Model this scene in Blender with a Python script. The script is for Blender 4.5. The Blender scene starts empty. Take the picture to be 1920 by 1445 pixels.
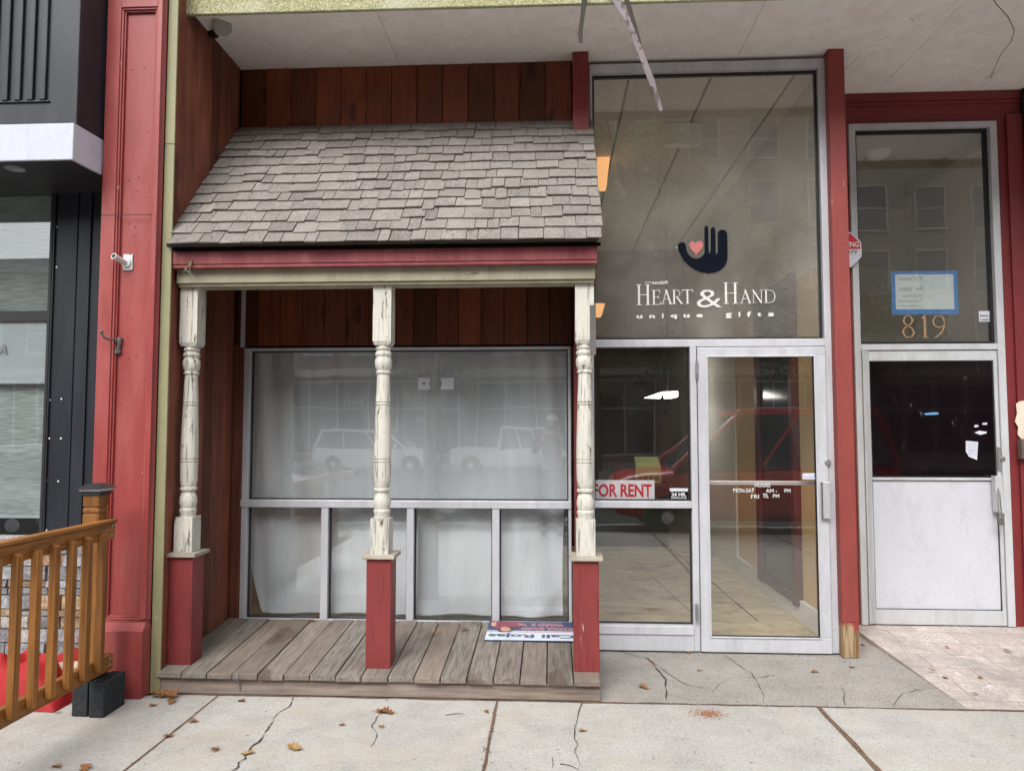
import bpy, bmesh, math, random
from mathutils import Vector, Matrix
random.seed(7)
R = math.radians
scene = bpy.context.scene
C = scene.collection
PI = math.pi

# ---------------------------------------------------------------- camera
F = 1380.0; CX, CY = 960.0, 722.5; VX, VY = 75.0, 80.0; H = 1.55
TH = math.atan(VY / F); PS = math.atan(VX / F * math.cos(TH))
cr = Vector((math.cos(PS), math.sin(PS), 0))
cf = Vector((-math.sin(PS) * math.cos(TH), math.cos(PS) * math.cos(TH), math.sin(TH)))
cu = cr.cross(cf)
cam_d = bpy.data.cameras.new('camera'); cam = bpy.data.objects.new('camera', cam_d); C.objects.link(cam)
m = Matrix((cr, cu, -cf)).transposed().to_4x4(); m.translation = Vector((0, 0, H)); cam.matrix_world = m
cam_d.sensor_width = 36; cam_d.lens = F / 1920 * 36; cam_d.clip_start = 0.02; cam_d.clip_end = 600
scene.camera = cam

# ---------------------------------------------------------------- sky, sun, exposure
SUN_EL, SUN_AZ = 46, 196      # azimuth clockwise from +Y (the sun stands behind the camera, over the street)
w = bpy.data.worlds.new('World'); scene.world = w; w.use_nodes = True
nt = w.node_tree; nt.nodes.clear()
sky = nt.nodes.new('ShaderNodeTexSky'); sky.sky_type = 'NISHITA'; sky.sun_disc = False
sky.sun_elevation = R(SUN_EL); sky.sun_rotation = R(SUN_AZ); sky.dust_density = 4; sky.air_density = 1.0
hs = nt.nodes.new('ShaderNodeHueSaturation'); hs.inputs['Saturation'].default_value = 0.22
bg = nt.nodes.new('ShaderNodeBackground'); bg.inputs[1].default_value = 0.15
wo = nt.nodes.new('ShaderNodeOutputWorld')
nt.links.new(sky.outputs[0], hs.inputs['Color']); nt.links.new(hs.outputs[0], bg.inputs[0]); nt.links.new(bg.outputs[0], wo.inputs[0])
sd = bpy.data.lights.new('sun', 'SUN'); sd.energy = 0.6; sd.angle = R(40); sd.color = (1, .98, .95)
so = bpy.data.objects.new('sun', sd); C.objects.link(so)
sdir = Vector((math.sin(R(SUN_AZ)) * math.cos(R(SUN_EL)), math.cos(R(SUN_AZ)) * math.cos(R(SUN_EL)), math.sin(R(SUN_EL))))
so.rotation_euler = sdir.to_track_quat('Z', 'Y').to_euler()
scene.view_settings.view_transform = 'Standard'; scene.view_settings.look = 'None'
scene.view_settings.exposure = 1.22; scene.view_settings.gamma = 1
scene.render.engine = 'CYCLES'
scene.cycles.max_bounces = 10; scene.cycles.diffuse_bounces = 5; scene.cycles.glossy_bounces = 4
scene.cycles.transparent_max_bounces = 24; scene.cycles.use_denoising = True
scene.cycles.caustics_reflective = False; scene.cycles.caustics_refractive = False

# ---------------------------------------------------------------- helpers
def ray(px, py): return cf + cr * ((px - CX) / F) - cu * ((py - CY) / F)
def P(px, py, Y):               # a point of the photograph at distance Y from the street edge -> world metres
    d = ray(px, py); t = Y / d.y; return Vector((d.x * t, Y, H + d.z * t))
def G(px, py, z=0.0):
    d = ray(px, py); t = (z - H) / d.z; return Vector((d.x * t, d.y * t, z))
origin = {}
def thing(name, label, cat, loc=(0, 0, 0), group=None):
    o = bpy.data.objects.new(name, None); C.objects.link(o); o.location = loc
    o.empty_display_size = .1
    origin[o] = Vector(loc); o['label'] = label; o['category'] = cat
    if group: o['group'] = group
    return o
def tag(o, label, cat, group=None):
    o['label'] = label; o['category'] = cat
    if group: o['group'] = group
    return o
def link(name, me, mats, parent=None):
    o = bpy.data.objects.new(name, me); C.objects.link(o)
    for mt in (mats if isinstance(mats, (list, tuple)) else [mats]): me.materials.append(mt)
    if parent is not None:
        o.parent = parent; origin[o] = origin.get(parent, Vector((0, 0, 0)))
        me.transform(Matrix.Translation(-origin[o]))
    else: origin[o] = Vector((0, 0, 0))
    return o
def centre(o, loc):             # give a single-mesh thing its own base point
    loc = Vector(loc); o.data.transform(Matrix.Translation(-loc)); o.location = loc; origin[o] = loc; return o
class MB:
    def __init__(s): s.v = []; s.f = []; s.r = []; s.m = []
    def add(s, vs, fs, r=None, mi=0, M=None):
        if r is None: r = random.random()
        k = len(s.v)
        for p in vs:
            p = Vector(p)
            s.v.append(M @ p if M is not None else p); s.r.append(r)
        for f in fs: s.f.append([k + i for i in f]); s.m.append(mi)
        return s
    def box(s, x0, x1, y0, y1, z0, z1, r=None, mi=0, M=None):
        if x0 > x1: x0, x1 = x1, x0
        if y0 > y1: y0, y1 = y1, y0
        if z0 > z1: z0, z1 = z1, z0
        return s.add([(x0,y0,z0),(x1,y0,z0),(x1,y1,z0),(x0,y1,z0),(x0,y0,z1),(x1,y0,z1),(x1,y1,z1),(x0,y1,z1)],
              [(0,3,2,1),(4,5,6,7),(0,1,5,4),(1,2,6,5),(2,3,7,6),(3,0,4,7)], r, mi, M)
    def hexa(s, p, r=None, mi=0):   # eight corners: bottom ring then top ring
        return s.add(p, [(0,3,2,1),(4,5,6,7),(0,1,5,4),(1,2,6,5),(2,3,7,6),(3,0,4,7)], r, mi)
    def lathe(s, prof, cx, cy, n=24, r=None, mi=0, M=None, cz=0):
        vs = []; fs = []
        for rad, z in prof:
            for i in range(n):
                a = 2 * PI * i / n; vs.append((cx + rad * math.cos(a), cy + rad * math.sin(a), cz + z))
        for j in range(len(prof) - 1):
            for i in range(n):
                a = j * n + i; b = j * n + (i + 1) % n; fs.append((a, b, b + n, a + n))
        fs.append(tuple(range(n - 1, -1, -1))); fs.append(tuple((len(prof) - 1) * n + i for i in range(n)))
        return s.add(vs, fs, r, mi, M)
    def tube(s, pts, rad, n=8, r=None, mi=0):
        pts = [Vector(p) for p in pts]; vs = []; fs = []
        rads = rad if isinstance(rad, (list, tuple)) else [rad] * len(pts)
        for j, p in enumerate(pts):
            d = (pts[min(j + 1, len(pts) - 1)] - pts[max(j - 1, 0)]).normalized()
            a = d.orthogonal().normalized() if j == 0 else (a - d * a.dot(d)).normalized()
            b = d.cross(a)
            for i in range(n):
                t = 2 * PI * i / n; vs.append(p + (a * math.cos(t) + b * math.sin(t)) * rads[j])
        for j in range(len(pts) - 1):
            for i in range(n):
                q = j * n + i; e = j * n + (i + 1) % n; fs.append((q, e, e + n, q + n))
        fs.append(tuple(range(n - 1, -1, -1))); fs.append(tuple((len(pts) - 1) * n + i for i in range(n)))
        return s.add(vs, fs, r, mi)
    def prism(s, poly, d, r=None, mi=0):    # poly: 3d points of one face, d: extrusion vector
        d = Vector(d); n = len(poly); vs = [Vector(p) for p in poly] + [Vector(p) + d for p in poly]
        fs = [tuple(range(n)), tuple(range(2 * n - 1, n - 1, -1))]
        for i in range(n): j = (i + 1) % n; fs.append((i, i + n, j + n, j))
        return s.add(vs, fs, r, mi)
    def build(s, name, mats, parent=None, bev=0, smooth=False, seg=2, sub=0):
        me = bpy.data.meshes.new(name); me.from_pydata([tuple(v) for v in s.v], [], s.f)
        for p, k in zip(me.polygons, s.m): p.material_index = k; p.use_smooth = smooth
        at = me.attributes.new('rnd', 'FLOAT', 'POINT')
        for i, x in enumerate(s.r): at.data[i].value = x
        bm = bmesh.new(); bm.from_mesh(me); bmesh.ops.recalc_face_normals(bm, faces=bm.faces); bm.to_mesh(me); bm.free()
        o = link(name, me, mats, parent)
        if bev:
            b = o.modifiers.new('bevel', 'BEVEL'); b.width = bev; b.segments = seg; b.limit_method = 'ANGLE'; b.angle_limit = R(40)
        if sub:
            b = o.modifiers.new('subdivision', 'SUBSURF'); b.levels = sub; b.render_levels = sub
        if smooth and not sub:
            try:
                me.shade_smooth(); 
                for e in me.edges: pass
                me.set_sharp_from_angle(angle=R(38))
            except Exception: pass
        return o
def ribbon(pts, wid, z=0.004, jit=0.0, mb=None, th=None):  # flat strip along ground points
    mb = mb or MB(); vs = []; fs = []
    pts = [Vector((p[0], p[1], 0)) for p in pts]
    for i, p in enumerate(pts):
        d = (pts[min(i + 1, len(pts) - 1)] - pts[max(i - 1, 0)]).normalized(); n = Vector((-d.y, d.x, 0))
        ww = wid * (1 + random.uniform(-jit, jit)) / 2
        q = p
        vs += [q + n * ww + Vector((0, 0, z)), q - n * ww + Vector((0, 0, z))]
    for i in range(len(pts) - 1): fs.append((2*i, 2*i+1, 2*i+3, 2*i+2))
    mb.add(vs, fs); return mb
def jagged(a, b, n, amp):
    a = Vector(a[:2] + (0,)) if isinstance(a, tuple) else Vector((a.x, a.y, 0)); b = Vector(b[:2] + (0,)) if isinstance(b, tuple) else Vector((b.x, b.y, 0))
    d = (b - a); nn = Vector((-d.y, d.x, 0)).normalized(); out = []; off = 0
    for i in range(n + 1):
        t = i / n; off = off * .75 + random.uniform(-amp, amp)
        out.append(a + d * t + nn * off * min(1, 4 * t, 4 * (1 - t) + .3))
    return out

# ---------------------------------------------------------------- materials
def base(name):
    mt = bpy.data.materials.new(name); mt.use_nodes = True; t = mt.node_tree; t.nodes.clear()
    o = t.nodes.new('ShaderNodeOutputMaterial'); b = t.nodes.new('ShaderNodeBsdfPrincipled'); t.links.new(b.outputs[0], o.inputs[0])
    return mt, t, b, o
def N(t, ty, **kw):
    n = t.nodes.new(ty)
    for k, v in kw.items():
        if hasattr(n, k): setattr(n, k, v)
        else: n.inputs[k].default_value = v
    return n
def L(t, a, b): t.links.new(a, b)
def coords(t, scale=(1, 1, 1), rnd=True):
    tc = t.nodes.new('ShaderNodeTexCoord'); out = tc.outputs['Object']
    if rnd:
        at = N(t, 'ShaderNodeAttribute', attribute_name='rnd'); mu = N(t, 'ShaderNodeMath', operation='MULTIPLY'); mu.inputs[1].default_value = 23.7
        L(t, at.outputs['Fac'], mu.inputs[0]); ad = N(t, 'ShaderNodeVectorMath', operation='ADD')
        L(t, out, ad.inputs[0]); L(t, mu.outputs[0], ad.inputs[1]); out = ad.outputs[0]
    mp = t.nodes.new('ShaderNodeMapping'); mp.inputs['Scale'].default_value = scale; L(t, out, mp.inputs[0]); return mp.outputs[0]
def noise(t, vec, scale, detail=4, rough=.55, dist=0):
    n = t.nodes.new('ShaderNodeTexNoise'); n.inputs['Scale'].default_value = scale; n.inputs['Detail'].default_value = detail
    n.inputs['Roughness'].default_value = rough; n.inputs['Distortion'].default_value = dist; L(t, vec, n.inputs['Vector']); return n.outputs['Fac']
def ramp(t, fac, stops, interp='LINEAR'):
    r = t.nodes.new('ShaderNodeValToRGB'); r.color_ramp.interpolation = interp; e = r.color_ramp.elements
    while len(e) > 1: e.remove(e[0])
    e[0].position = stops[0][0]; e[0].color = rgba(stops[0][1])
    for p, c in stops[1:]: x = e.new(p); x.color = rgba(c)
    L(t, fac, r.inputs[0]); return r.outputs[0]
def rgba(c):
    if isinstance(c, (int, float)): return (c, c, c, 1)
    return tuple(c) + ((1,) if len(c) == 3 else ())
def mix(t, fac, a, b, mode='MIX'):
    n = t.nodes.new('ShaderNodeMix'); n.data_type = 'RGBA'; n.blend_type = mode
    for sock, val in ((n.inputs[0], fac), (n.inputs[6], a), (n.inputs[7], b)):
        if isinstance(val, bpy.types.NodeSocket): L(t, val, sock)
        elif sock.type == 'RGBA': sock.default_value = rgba(val)
        else: sock.default_value = val
    return n.outputs[2]
def bump(t, b, h, strength, dist=.002):
    n = t.nodes.new('ShaderNodeBump'); n.inputs['Strength'].default_value = strength; n.inputs['Distance'].default_value = dist
    L(t, h, n.inputs['Height']); L(t, n.outputs[0], b.inputs['Normal'])
def setb(b, rough=.6, metal=0, spec=None):
    b.inputs['Roughness'].default_value = rough; b.inputs['Metallic'].default_value = metal
    if spec is not None: b.inputs['Specular IOR Level'].default_value = spec
def scl(c, k): return tuple(x * k for x in c)

def paint(name, col, rough=.5, var=.18, chips=None, chip_t=.70, chip_s=9, stretch=(1, 1, .35), bmp=.15, metal=0, spec=.4, dirt=None, grain=0):
    mt, t, b, o = base(name); setb(b, rough, metal, spec)
    v = coords(t); big = noise(t, v, 1.7, 5, .6)
    c = mix(t, ramp(t, big, [(.3, 0), (.7, 1)]), scl(col, 1 - var), scl(col, 1 + var))
    fine = noise(t, v, 100, 3)
    c = mix(t, ramp(t, fine, [(.35, .0), (.65, .22)]), c, scl(col, .55)); c = mix(t, ramp(t, noise(t, coords(t, (1, 1, .3)), 11, 8, .75, .5), [(.50, 0), (.68, .35)]), c, scl(col, .62))
    if dirt:
        dv = coords(t, (1.2, 1.2, .25)); dn = noise(t, dv, 6, 6, .65)
        c = mix(t, ramp(t, dn, [(.46, 0), (.64, .75)]), c, dirt)
    if grain:
        gv = coords(t, (1, 1, .04)); gn = noise(t, gv, 75, 4, .6); c = mix(t, ramp(t, gn, [(.54, 0), (.66, grain)]), c, scl(col, .25))
    h = fine
    if chips:
        cv = coords(t, stretch); cn = noise(t, cv, chip_s, 9, .72, .4)
        k = ramp(t, cn, [(chip_t, 0), (chip_t + .012, 1)]); c = mix(t, k, c, chips)
        ad = N(t, 'ShaderNodeMath', operation='SUBTRACT'); L(t, fine, ad.inputs[0]); L(t, k, ad.inputs[1]); h = ad.outputs[0]
    L(t, c, b.inputs['Base Color']); bump(t, b, h, bmp, .0015); return mt

def wood(name, cols, axis='Z', rough=.7, grain=70, knots=.0, varr=.35, gstr=.55, bmp=.4, spec=.3, tint=None, dark=None):
    mt, t, b, o = base(name); setb(b, rough, 0, spec)
    k = {'X': (.05, 1, 1), 'Y': (1, .05, 1), 'Z': (1, 1, .05)}[axis]
    v = coords(t, k); n1 = noise(t, v, grain, 5, .6, .3); n2 = noise(t, v, grain * .22, 4, .6, 1.2)
    c = mix(t, n2, cols[0], cols[1]); c = mix(t, ramp(t, n1, [(.42, 0), (.68, gstr)]), c, scl(cols[0], .38))
    at = N(t, 'ShaderNodeAttribute', attribute_name='rnd')
    c = mix(t, 1.0, c, ramp(t, at.outputs['Fac'], [(0, 1 - varr), (1, 1 + varr * .6)]), 'MULTIPLY')
    if tint:
        w1 = N(t, 'ShaderNodeMath', operation='MULTIPLY'); w1.inputs[1].default_value = 7.31; L(t, at.outputs['Fac'], w1.inputs[0])
        w2 = N(t, 'ShaderNodeMath', operation='FRACT'); L(t, w1.outputs[0], w2.inputs[0])
        c = mix(t, ramp(t, w2.outputs[0], [(.3, 0), (1, .6)]), c, tint)
    h = n1
    if knots:
        kk = {'X': (.4, 1, 1), 'Y': (1, .4, 1), 'Z': (1, 1, .4)}[axis]
        kv = coords(t, kk); vo = N(t, 'ShaderNodeTexVoronoi'); vo.inputs['Scale'].default_value = knots; L(t, kv, vo.inputs['Vector'])
        dn = noise(t, kv, 18, 3); ad = N(t, 'ShaderNodeMath', operation='MULTIPLY_ADD'); ad.inputs[1].default_value = .34; L(t, dn, ad.inputs[0]); L(t, vo.outputs['Distance'], ad.inputs[2])
        sel = N(t, 'ShaderNodeSeparateColor'); L(t, vo.outputs['Color'], sel.inputs[0])
        kr = ramp(t, ad.outputs[0], [(.23, .95), (.30, .5), (.33, .7), (.42, 0)]); ks = ramp(t, sel.outputs[1], [(.22, 0), (.3, 1)]); km = N(t, 'ShaderNodeMath', operation='MULTIPLY'); L(t, kr, km.inputs[0]); L(t, ks, km.inputs[1])
        c = mix(t, km.outputs[0], c, dark or scl(cols[0], .15))
    big = noise(t, coords(t, (1, 1, 1)), 3.1, 5, .6)
    c = mix(t, ramp(t, big, [(.35, .35), (.62, 0)]), c, scl(cols[0], .45))
    L(t, c, b.inputs['Base Color']); bump(t, b, h, bmp, .002); return mt

def glass(name, refl=.08, tint=(.9, .93, .92), dirt=0.0, dcol=(.6, .62, .6)):
    mt, t, b, o = base(name); t.nodes.remove(b)
    tr = N(t, 'ShaderNodeBsdfTransparent'); tr.inputs[0].default_value = rgba(tint)
    gl = N(t, 'ShaderNodeBsdfGlossy'); gl.inputs['Roughness'].default_value = 0.0; gl.inputs['Color'].default_value = (.95, .97, 1, 1)
    lw = N(t, 'ShaderNodeLayerWeight'); lw.inputs[0].default_value = .5
    pw = N(t, 'ShaderNodeMath', operation='POWER'); pw.inputs[1].default_value = 4.0; L(t, lw.outputs['Facing'], pw.inputs[0])
    ma = N(t, 'ShaderNodeMath', operation='MULTIPLY_ADD'); ma.inputs[1].default_value = 1 - refl; ma.inputs[2].default_value = refl; L(t, pw.outputs[0], ma.inputs[0])
    mx = N(t, 'ShaderNodeMixShader'); L(t, ma.outputs[0], mx.inputs[0]); L(t, tr.outputs[0], mx.inputs[1]); L(t, gl.outputs[0], mx.inputs[2]); out = mx
    v = coords(t, rnd=False)
    wv = noise(t, v, 1.3, 2); bp = N(t, 'ShaderNodeBump'); bp.inputs['Strength'].default_value = .12; bp.inputs['Distance'].default_value = .01; L(t, wv, bp.inputs['Height']); L(t, bp.outputs[0], gl.inputs['Normal'])
    if dirt:
        df = N(t, 'ShaderNodeBsdfDiffuse'); df.inputs[0].default_value = rgba(dcol)
        n1 = noise(t, v, 2.2, 6, .7, .5); n2 = noise(t, v, 140, 3, .7)
        a = ramp(t, n1, [(.3, dirt * .35), (.75, dirt)]); s2 = ramp(t, n2, [(.66, 0), (.72, dirt * 3)])
        ad = N(t, 'ShaderNodeMath', operation='ADD'); L(t, a, ad.inputs[0]); L(t, s2, ad.inputs[1])
        m2 = N(t, 'ShaderNodeMixShader'); L(t, ad.outputs[0], m2.inputs[0]); L(t, mx.outputs[0], m2.inputs[1]); L(t, df.outputs[0], m2.inputs[2]); out = m2
    L(t, out.outputs[0], o.inputs[0]); return mt
def plain(name, col, rough=.5, metal=0, emit=0, spec=.4, ecol=None):
    mt, t, b, o = base(name); setb(b, rough, metal, spec); v = coords(t); n = noise(t, v, 40, 4)
    L(t, mix(t, n, scl(col, .88), scl(col, 1.1)), b.inputs['Base Color'])
    if emit: b.inputs['Emission Color'].default_value = rgba(ecol or col); b.inputs['Emission Strength'].default_value = emit
    return mt
def concrete(name, c1, c2, spot=.25, speck=110, stain=None, bmp=.5, warm=None, coarse=1.0):
    mt, t, b, o = base(name); setb(b, .88, 0, .2); v = coords(t, rnd=False)
    n1 = noise(t, v, .9, 6, .62); n2 = noise(t, v, 4, 8, .72, .4); n3 = noise(t, v, speck, 2, .6); n5 = noise(t, v, speck * .45, 3, .7); n4 = noise(t, v, 38, 5, .75)
    c = mix(t, ramp(t, n1, [(.32, 0), (.68, 1)]), c1, c2)
    c = mix(t, ramp(t, n2, [(.42, 0), (.72, .6)]), c, scl(c1, .68))
    c = mix(t, ramp(t, n3, [(.30, .75 * coarse), (.46, 0)]), c, scl(c1, .42))
    c = mix(t, ramp(t, n5, [(.34, .55 * coarse), (.46, 0)]), c, scl(c1, .5))
    c = mix(t, ramp(t, n3, [(.56, 0), (.70, .75 * coarse)]), c, scl(c2, 1.5))
    c = mix(t, ramp(t, n4, [(.52, 0), (.68, .4)]), c, scl(c1, .6))
    if spot:
        for sc_, th_ in ((3.1, .085), (7.3, .075)):
            vo = N(t, 'ShaderNodeTexVoronoi'); vo.inputs['Scale'].default_value = sc_; L(t, v, vo.inputs['Vector'])
            ad = N(t, 'ShaderNodeMath', operation='MULTIPLY_ADD'); ad.inputs[1].default_value = .06; L(t, n4, ad.inputs[0]); L(t, vo.outputs['Distance'], ad.inputs[2])
            sel = N(t, 'ShaderNodeSeparateColor'); L(t, vo.outputs['Color'], sel.inputs[0])
            k1 = ramp(t, ad.outputs[0], [(th_, spot), (th_ + .012, 0)]); k2 = ramp(t, sel.outputs[0], [(.55, 0), (.6, 1)])
            mm = N(t, 'ShaderNodeMath', operation='MULTIPLY'); L(t, k1, mm.inputs[0]); L(t, k2, mm.inputs[1]); c = mix(t, mm.outputs[0], c, scl(c1, .3))
    if warm: c = mix(t, ramp(t, noise(t, v, 1.7, 5, .7, .6), [(.52, 0), (.68, .7)]), c, warm)
    L(t, c, b.inputs['Base Color']); bump(t, b, n3, bmp, .002); return mt

red = (.245, .031, .027)
M_ = {}
M_['red_cast'] = paint('red_cast_iron_paint', (.265, .044, .041), .42, .16, chips=(.50, .40, .36), chip_t=.675, chip_s=15, dirt=(.31, .075, .068), bmp=.12)
M_['red_wood'] = paint('red_wood_paint', (.20, .032, .031), .55, .14, chips=(.42, .33, .27), chip_t=.635, chip_s=14, stretch=(1, 1, .15), grain=.35, bmp=.3)
M_['red_fascia'] = paint('red_fascia_paint', (.22, .042, .048), .6, .16, chips=(.42, .33, .3), chip_t=.67, stretch=(.3, 1, 1), bmp=.3, dirt=(.3, .09, .09))
M_['red_trim'] = paint('dark_red_trim_paint', (.17, .022, .023), .5, .12, chips=(.5, .4, .33), chip_t=.70, chip_s=12, bmp=.2)
M_['red_worn'] = paint('worn_red_post_paint', (.24, .045, .038), .55, .14, chips=(.42, .32, .2), chip_t=.655, chip_s=12, stretch=(1, 1, .12), grain=.2, bmp=.3)
M_['olive'] = paint('olive_metal_paint', (.27, .26, .145), .5, .10, chips=(.6, .58, .5), chip_t=.70, chip_s=16, bmp=.12)
M_['cream_beam'] = paint('cream_beam_paint', (.33, .305, .215), .6, .14, chips=(.16, .13, .09), chip_t=.65, chip_s=24, stretch=(.25, 1, 1), bmp=.3, dirt=(.22, .20, .14))
M_['white_old'] = paint('weathered_white_paint', (.56, .545, .48), .6, .06, chips=(.13, .10, .075), chip_t=.592, chip_s=24, stretch=(1.3, 1.3, .25), bmp=.7, grain=.8)
M_['cap_wood'] = wood('weathered_cap_wood', ((.33, .29, .23), (.50, .46, .38)), 'X', knots=0, varr=.15)
M_['alu'] = paint('brushed_aluminium', (.58, .59, .63), .42, .05, metal=.25, bmp=.05, spec=.5, dirt=(.44, .45, .47))
M_['alu_door'] = paint('painted_aluminium_door', (.52, .53, .55), .45, .05, metal=.1, bmp=.05, dirt=(.40, .40, .40))
M_['alu_dark'] = plain('black_rubber_gasket', (.015, .015, .017), .5)
M_['soffit'] = paint('white_soffit_paint', (.87, .83, .815), .6, .04, bmp=.1, dirt=(.74, .70, .66))
M_['stucco'] = None
M_['board'] = wood('red_brown_stained_boards', ((.10, .024, .009), (.25, .064, .020)), 'Z', .55, 60, knots=6.5, varr=.6, gstr=.5, bmp=.25, spec=.35, dark=(.012, .005, .004))
M_['side_board'] = wood('brown_stained_side_boards', ((.13, .038, .024), (.30, .10, .056)), 'Z', .6, 55, knots=2.0, varr=.5, gstr=.6, bmp=.3, spec=.3, dark=(.02, .008, .006))
M_['deck'] = wood('weathered_grey_deck', ((.20, .175, .15), (.36, .325, .285)), 'Y', .85, 60, knots=3.0, varr=.3, gstr=.75, bmp=.7, spec=.15, tint=(.20, .145, .11), dark=(.08, .05, .035))
M_['riser'] = wood('weathered_riser_board', ((.20, .155, .13), (.35, .29, .25)), 'X', .85, 50, knots=2.4, varr=.1, gstr=.6, bmp=.5, spec=.15, dark=(.10, .065, .05))
M_['shingle'] = wood('weathered_cedar_shingle', ((.19, .17, .155), (.315, .29, .268)), 'Y', .85, 70, knots=0, varr=.15, gstr=.6, bmp=.7, spec=.15, tint=(.26, .235, .21))
M_['black'] = plain('black_metal', (.02, .02, .022), .45)
M_['rail'] = wood('orange_stained_cedar', ((.24, .09, .02), (.38, .17, .042)), 'Z', .5, 60, knots=2.2, varr=.3, gstr=.75, bmp=.3, dark=(.12, .03, .008))
M_['rail_y'] = wood('orange_stained_cedar_rail', ((.24, .09, .02), (.38, .165, .04)), 'Y', .5, 60, knots=2.2, varr=.2, gstr=.75, bmp=.3, dark=(.12, .03, .008))
M_['clad'] = paint('charcoal_metal_cladding', (.019, .023, .030), .38, .12, bmp=.06, metal=.2, dirt=(.03, .034, .042))
M_['white_metal'] = paint('white_metal_band', (.50, .53, .60), .4, .03, bmp=.04)
M_['block'] = concrete('black_painted_block', (.024, .027, .030), (.035, .038, .04), spot=0, speck=90, bmp=.9)
M_['sidewalk'] = concrete('pale_concrete', (.375, .362, .335), (.46, .447, .415), .85, warm=(.41, .36, .29), coarse=.62)
M_['apron'] = concrete('grey_concrete', (.27, .255, .232), (.37, .35, .32), .85)
M_['asphalt'] = concrete('asphalt', (.05, .05, .052), (.07, .07, .07), 0)
M_['crack'] = plain('crack_shadow_dirt', (.05, .042, .035), .95)
M_['joint'] = concrete('joint_dirt', (.11, .07, .05), (.2, .13, .09), 0, speck=90)
M_['glass_top'] = glass('transom_glass', .13, (.99, .985, .96), .14, (.62, .60, .57))
M_['glass'] = glass('shop_glass', .10, (.99, .985, .97), .012)
M_['glass_deck'] = glass('deck_window_glass', .12, (.98, .99, .99), .03)
M_['white_vinyl'] = plain('white_vinyl', (.62, .62, .60), .4)
M_['navy_vinyl'] = plain('navy_vinyl', (.006, .008, .014), .9, spec=.05)
M_['pink_vinyl'] = plain('pink_vinyl', (.45, .14, .13), .5)
M_['gold'] = plain('gold_leaf', (.30, .19, .095), .55, .1)
M_['chrome'] = plain('polished_steel', (.66, .67, .69), .42, .7)
M_['steel'] = paint('galvanised_steel', (.42, .43, .44), .4, .15, metal=.8, dirt=(.2, .15, .1))
M_['iron'] = paint('grey_iron', (.10, .095, .09), .6, .3, bmp=.5, chips=(.22, .12, .06), chip_t=.62, chip_s=30)
M_['white_plastic'] = plain('white_plastic', (.52, .53, .54), .35)
M_['paper'] = plain('white_paper', (.55, .56, .62), .8)
M_['black_paint'] = plain('black_paint', (.004, .004, .005), .9, spec=.05)
M_['sign_red'] = plain('sign_red', (.50, .02, .035), .4)
M_['bare_wood'] = wood('bare_weathered_wood', ((.34, .20, .09), (.58, .42, .24)), 'Z', .85, 60, varr=.1, gstr=.7, bmp=1)
def worn_foot():
    mt, t, b, o = base('peeled_post_foot'); setb(b, .85, 0, .2); v = coords(t, (1, 1, .3), False); n = noise(t, v, 22, 7, .75, .4)
    g = noise(t, coords(t, (1, 1, .05), False), 70, 5, .65); w_ = mix(t, ramp(t, g, [(.4, 0), (.6, 1)]), (.36, .27, .16), (.16, .09, .045))
    tc = N(t, 'ShaderNodeTexCoord'); sx = N(t, 'ShaderNodeSeparateXYZ'); L(t, tc.outputs['Object'], sx.inputs[0])
    ma = N(t, 'ShaderNodeMath', operation='MULTIPLY_ADD'); ma.inputs[1].default_value = 1.5; L(t, sx.outputs[2], ma.inputs[0]); L(t, n, ma.inputs[2])
    c = mix(t, ramp(t, ma.outputs[0], [(.80, 0), (.815, 1)]), w_, (.24, .045, .038)); L(t, c, b.inputs['Base Color']); bump(t, b, g, .9, .004); return mt
M_['foot'] = worn_foot()
def stucco():
    mt, t, b, o = base('olive_stucco'); setb(b, .8, 0, .2); v = coords(t, rnd=False); n = noise(t, v, 130, 3, .7); n2 = noise(t, v, 2, 4)
    c = mix(t, ramp(t, n, [(.4, 0), (.62, 1)]), (.17, .17, .09), (.52, .50, .30)); c = mix(t, ramp(t, n2, [(.5, 0), (.7, .5)]), c, (.5, .52, .45))
    L(t, c, b.inputs['Base Color']); bump(t, b, n, .8, .004); return mt
M_['stucco'] = stucco()
def terrazzo():
    mt, t, b, o = base('pink_marble_tile'); setb(b, .5, 0, .4); v = coords(t, rnd=False)
    mp = N(t, 'ShaderNodeMapping'); mp.inputs['Rotation'].default_value = (0, 0, R(4)); L(t, v, mp.inputs[0])
    br = N(t, 'ShaderNodeTexBrick'); br.offset = 0.5; L(t, mp.outputs[0], br.inputs['Vector'])
    for k, x in (('Scale', 1), ('Mortar Size', .004), ('Brick Width', .42), ('Row Height', .27), ('Mortar Smooth', .0), ('Bias', 0)): br.inputs[k].default_value = x
    br.inputs['Color1'].default_value = (.68, .63, .58, 1); br.inputs['Color2'].default_value = (.56, .49, .45, 1); br.inputs['Mortar'].default_value = (.26, .21, .18, 1)
    n = noise(t, coords(t, (1, .35, 1), False), 9, 8, .7, 1.8); vein = ramp(t, n, [(.40, .0), (.46, .8), (.49, .1), (.54, .6), (.57, 0), (.64, .5), (.70, 0)])
    c = mix(t, vein, br.outputs[0], (.27, .19, .165)); c = mix(t, ramp(t, noise(t, v, 2.3, 7, .7), [(.38, .75), (.56, 0)]), c, (.27, .25, .23))
    c = mix(t, ramp(t, noise(t, v, 45, 5, .75), [(.50, 0), (.66, .6)]), c, (.24, .21, .19))
    L(t, c, b.inputs['Base Color']); bump(t, b, br.outputs['Fac'], -.2, .003); return mt
M_['terrazzo'] = terrazzo()
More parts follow.
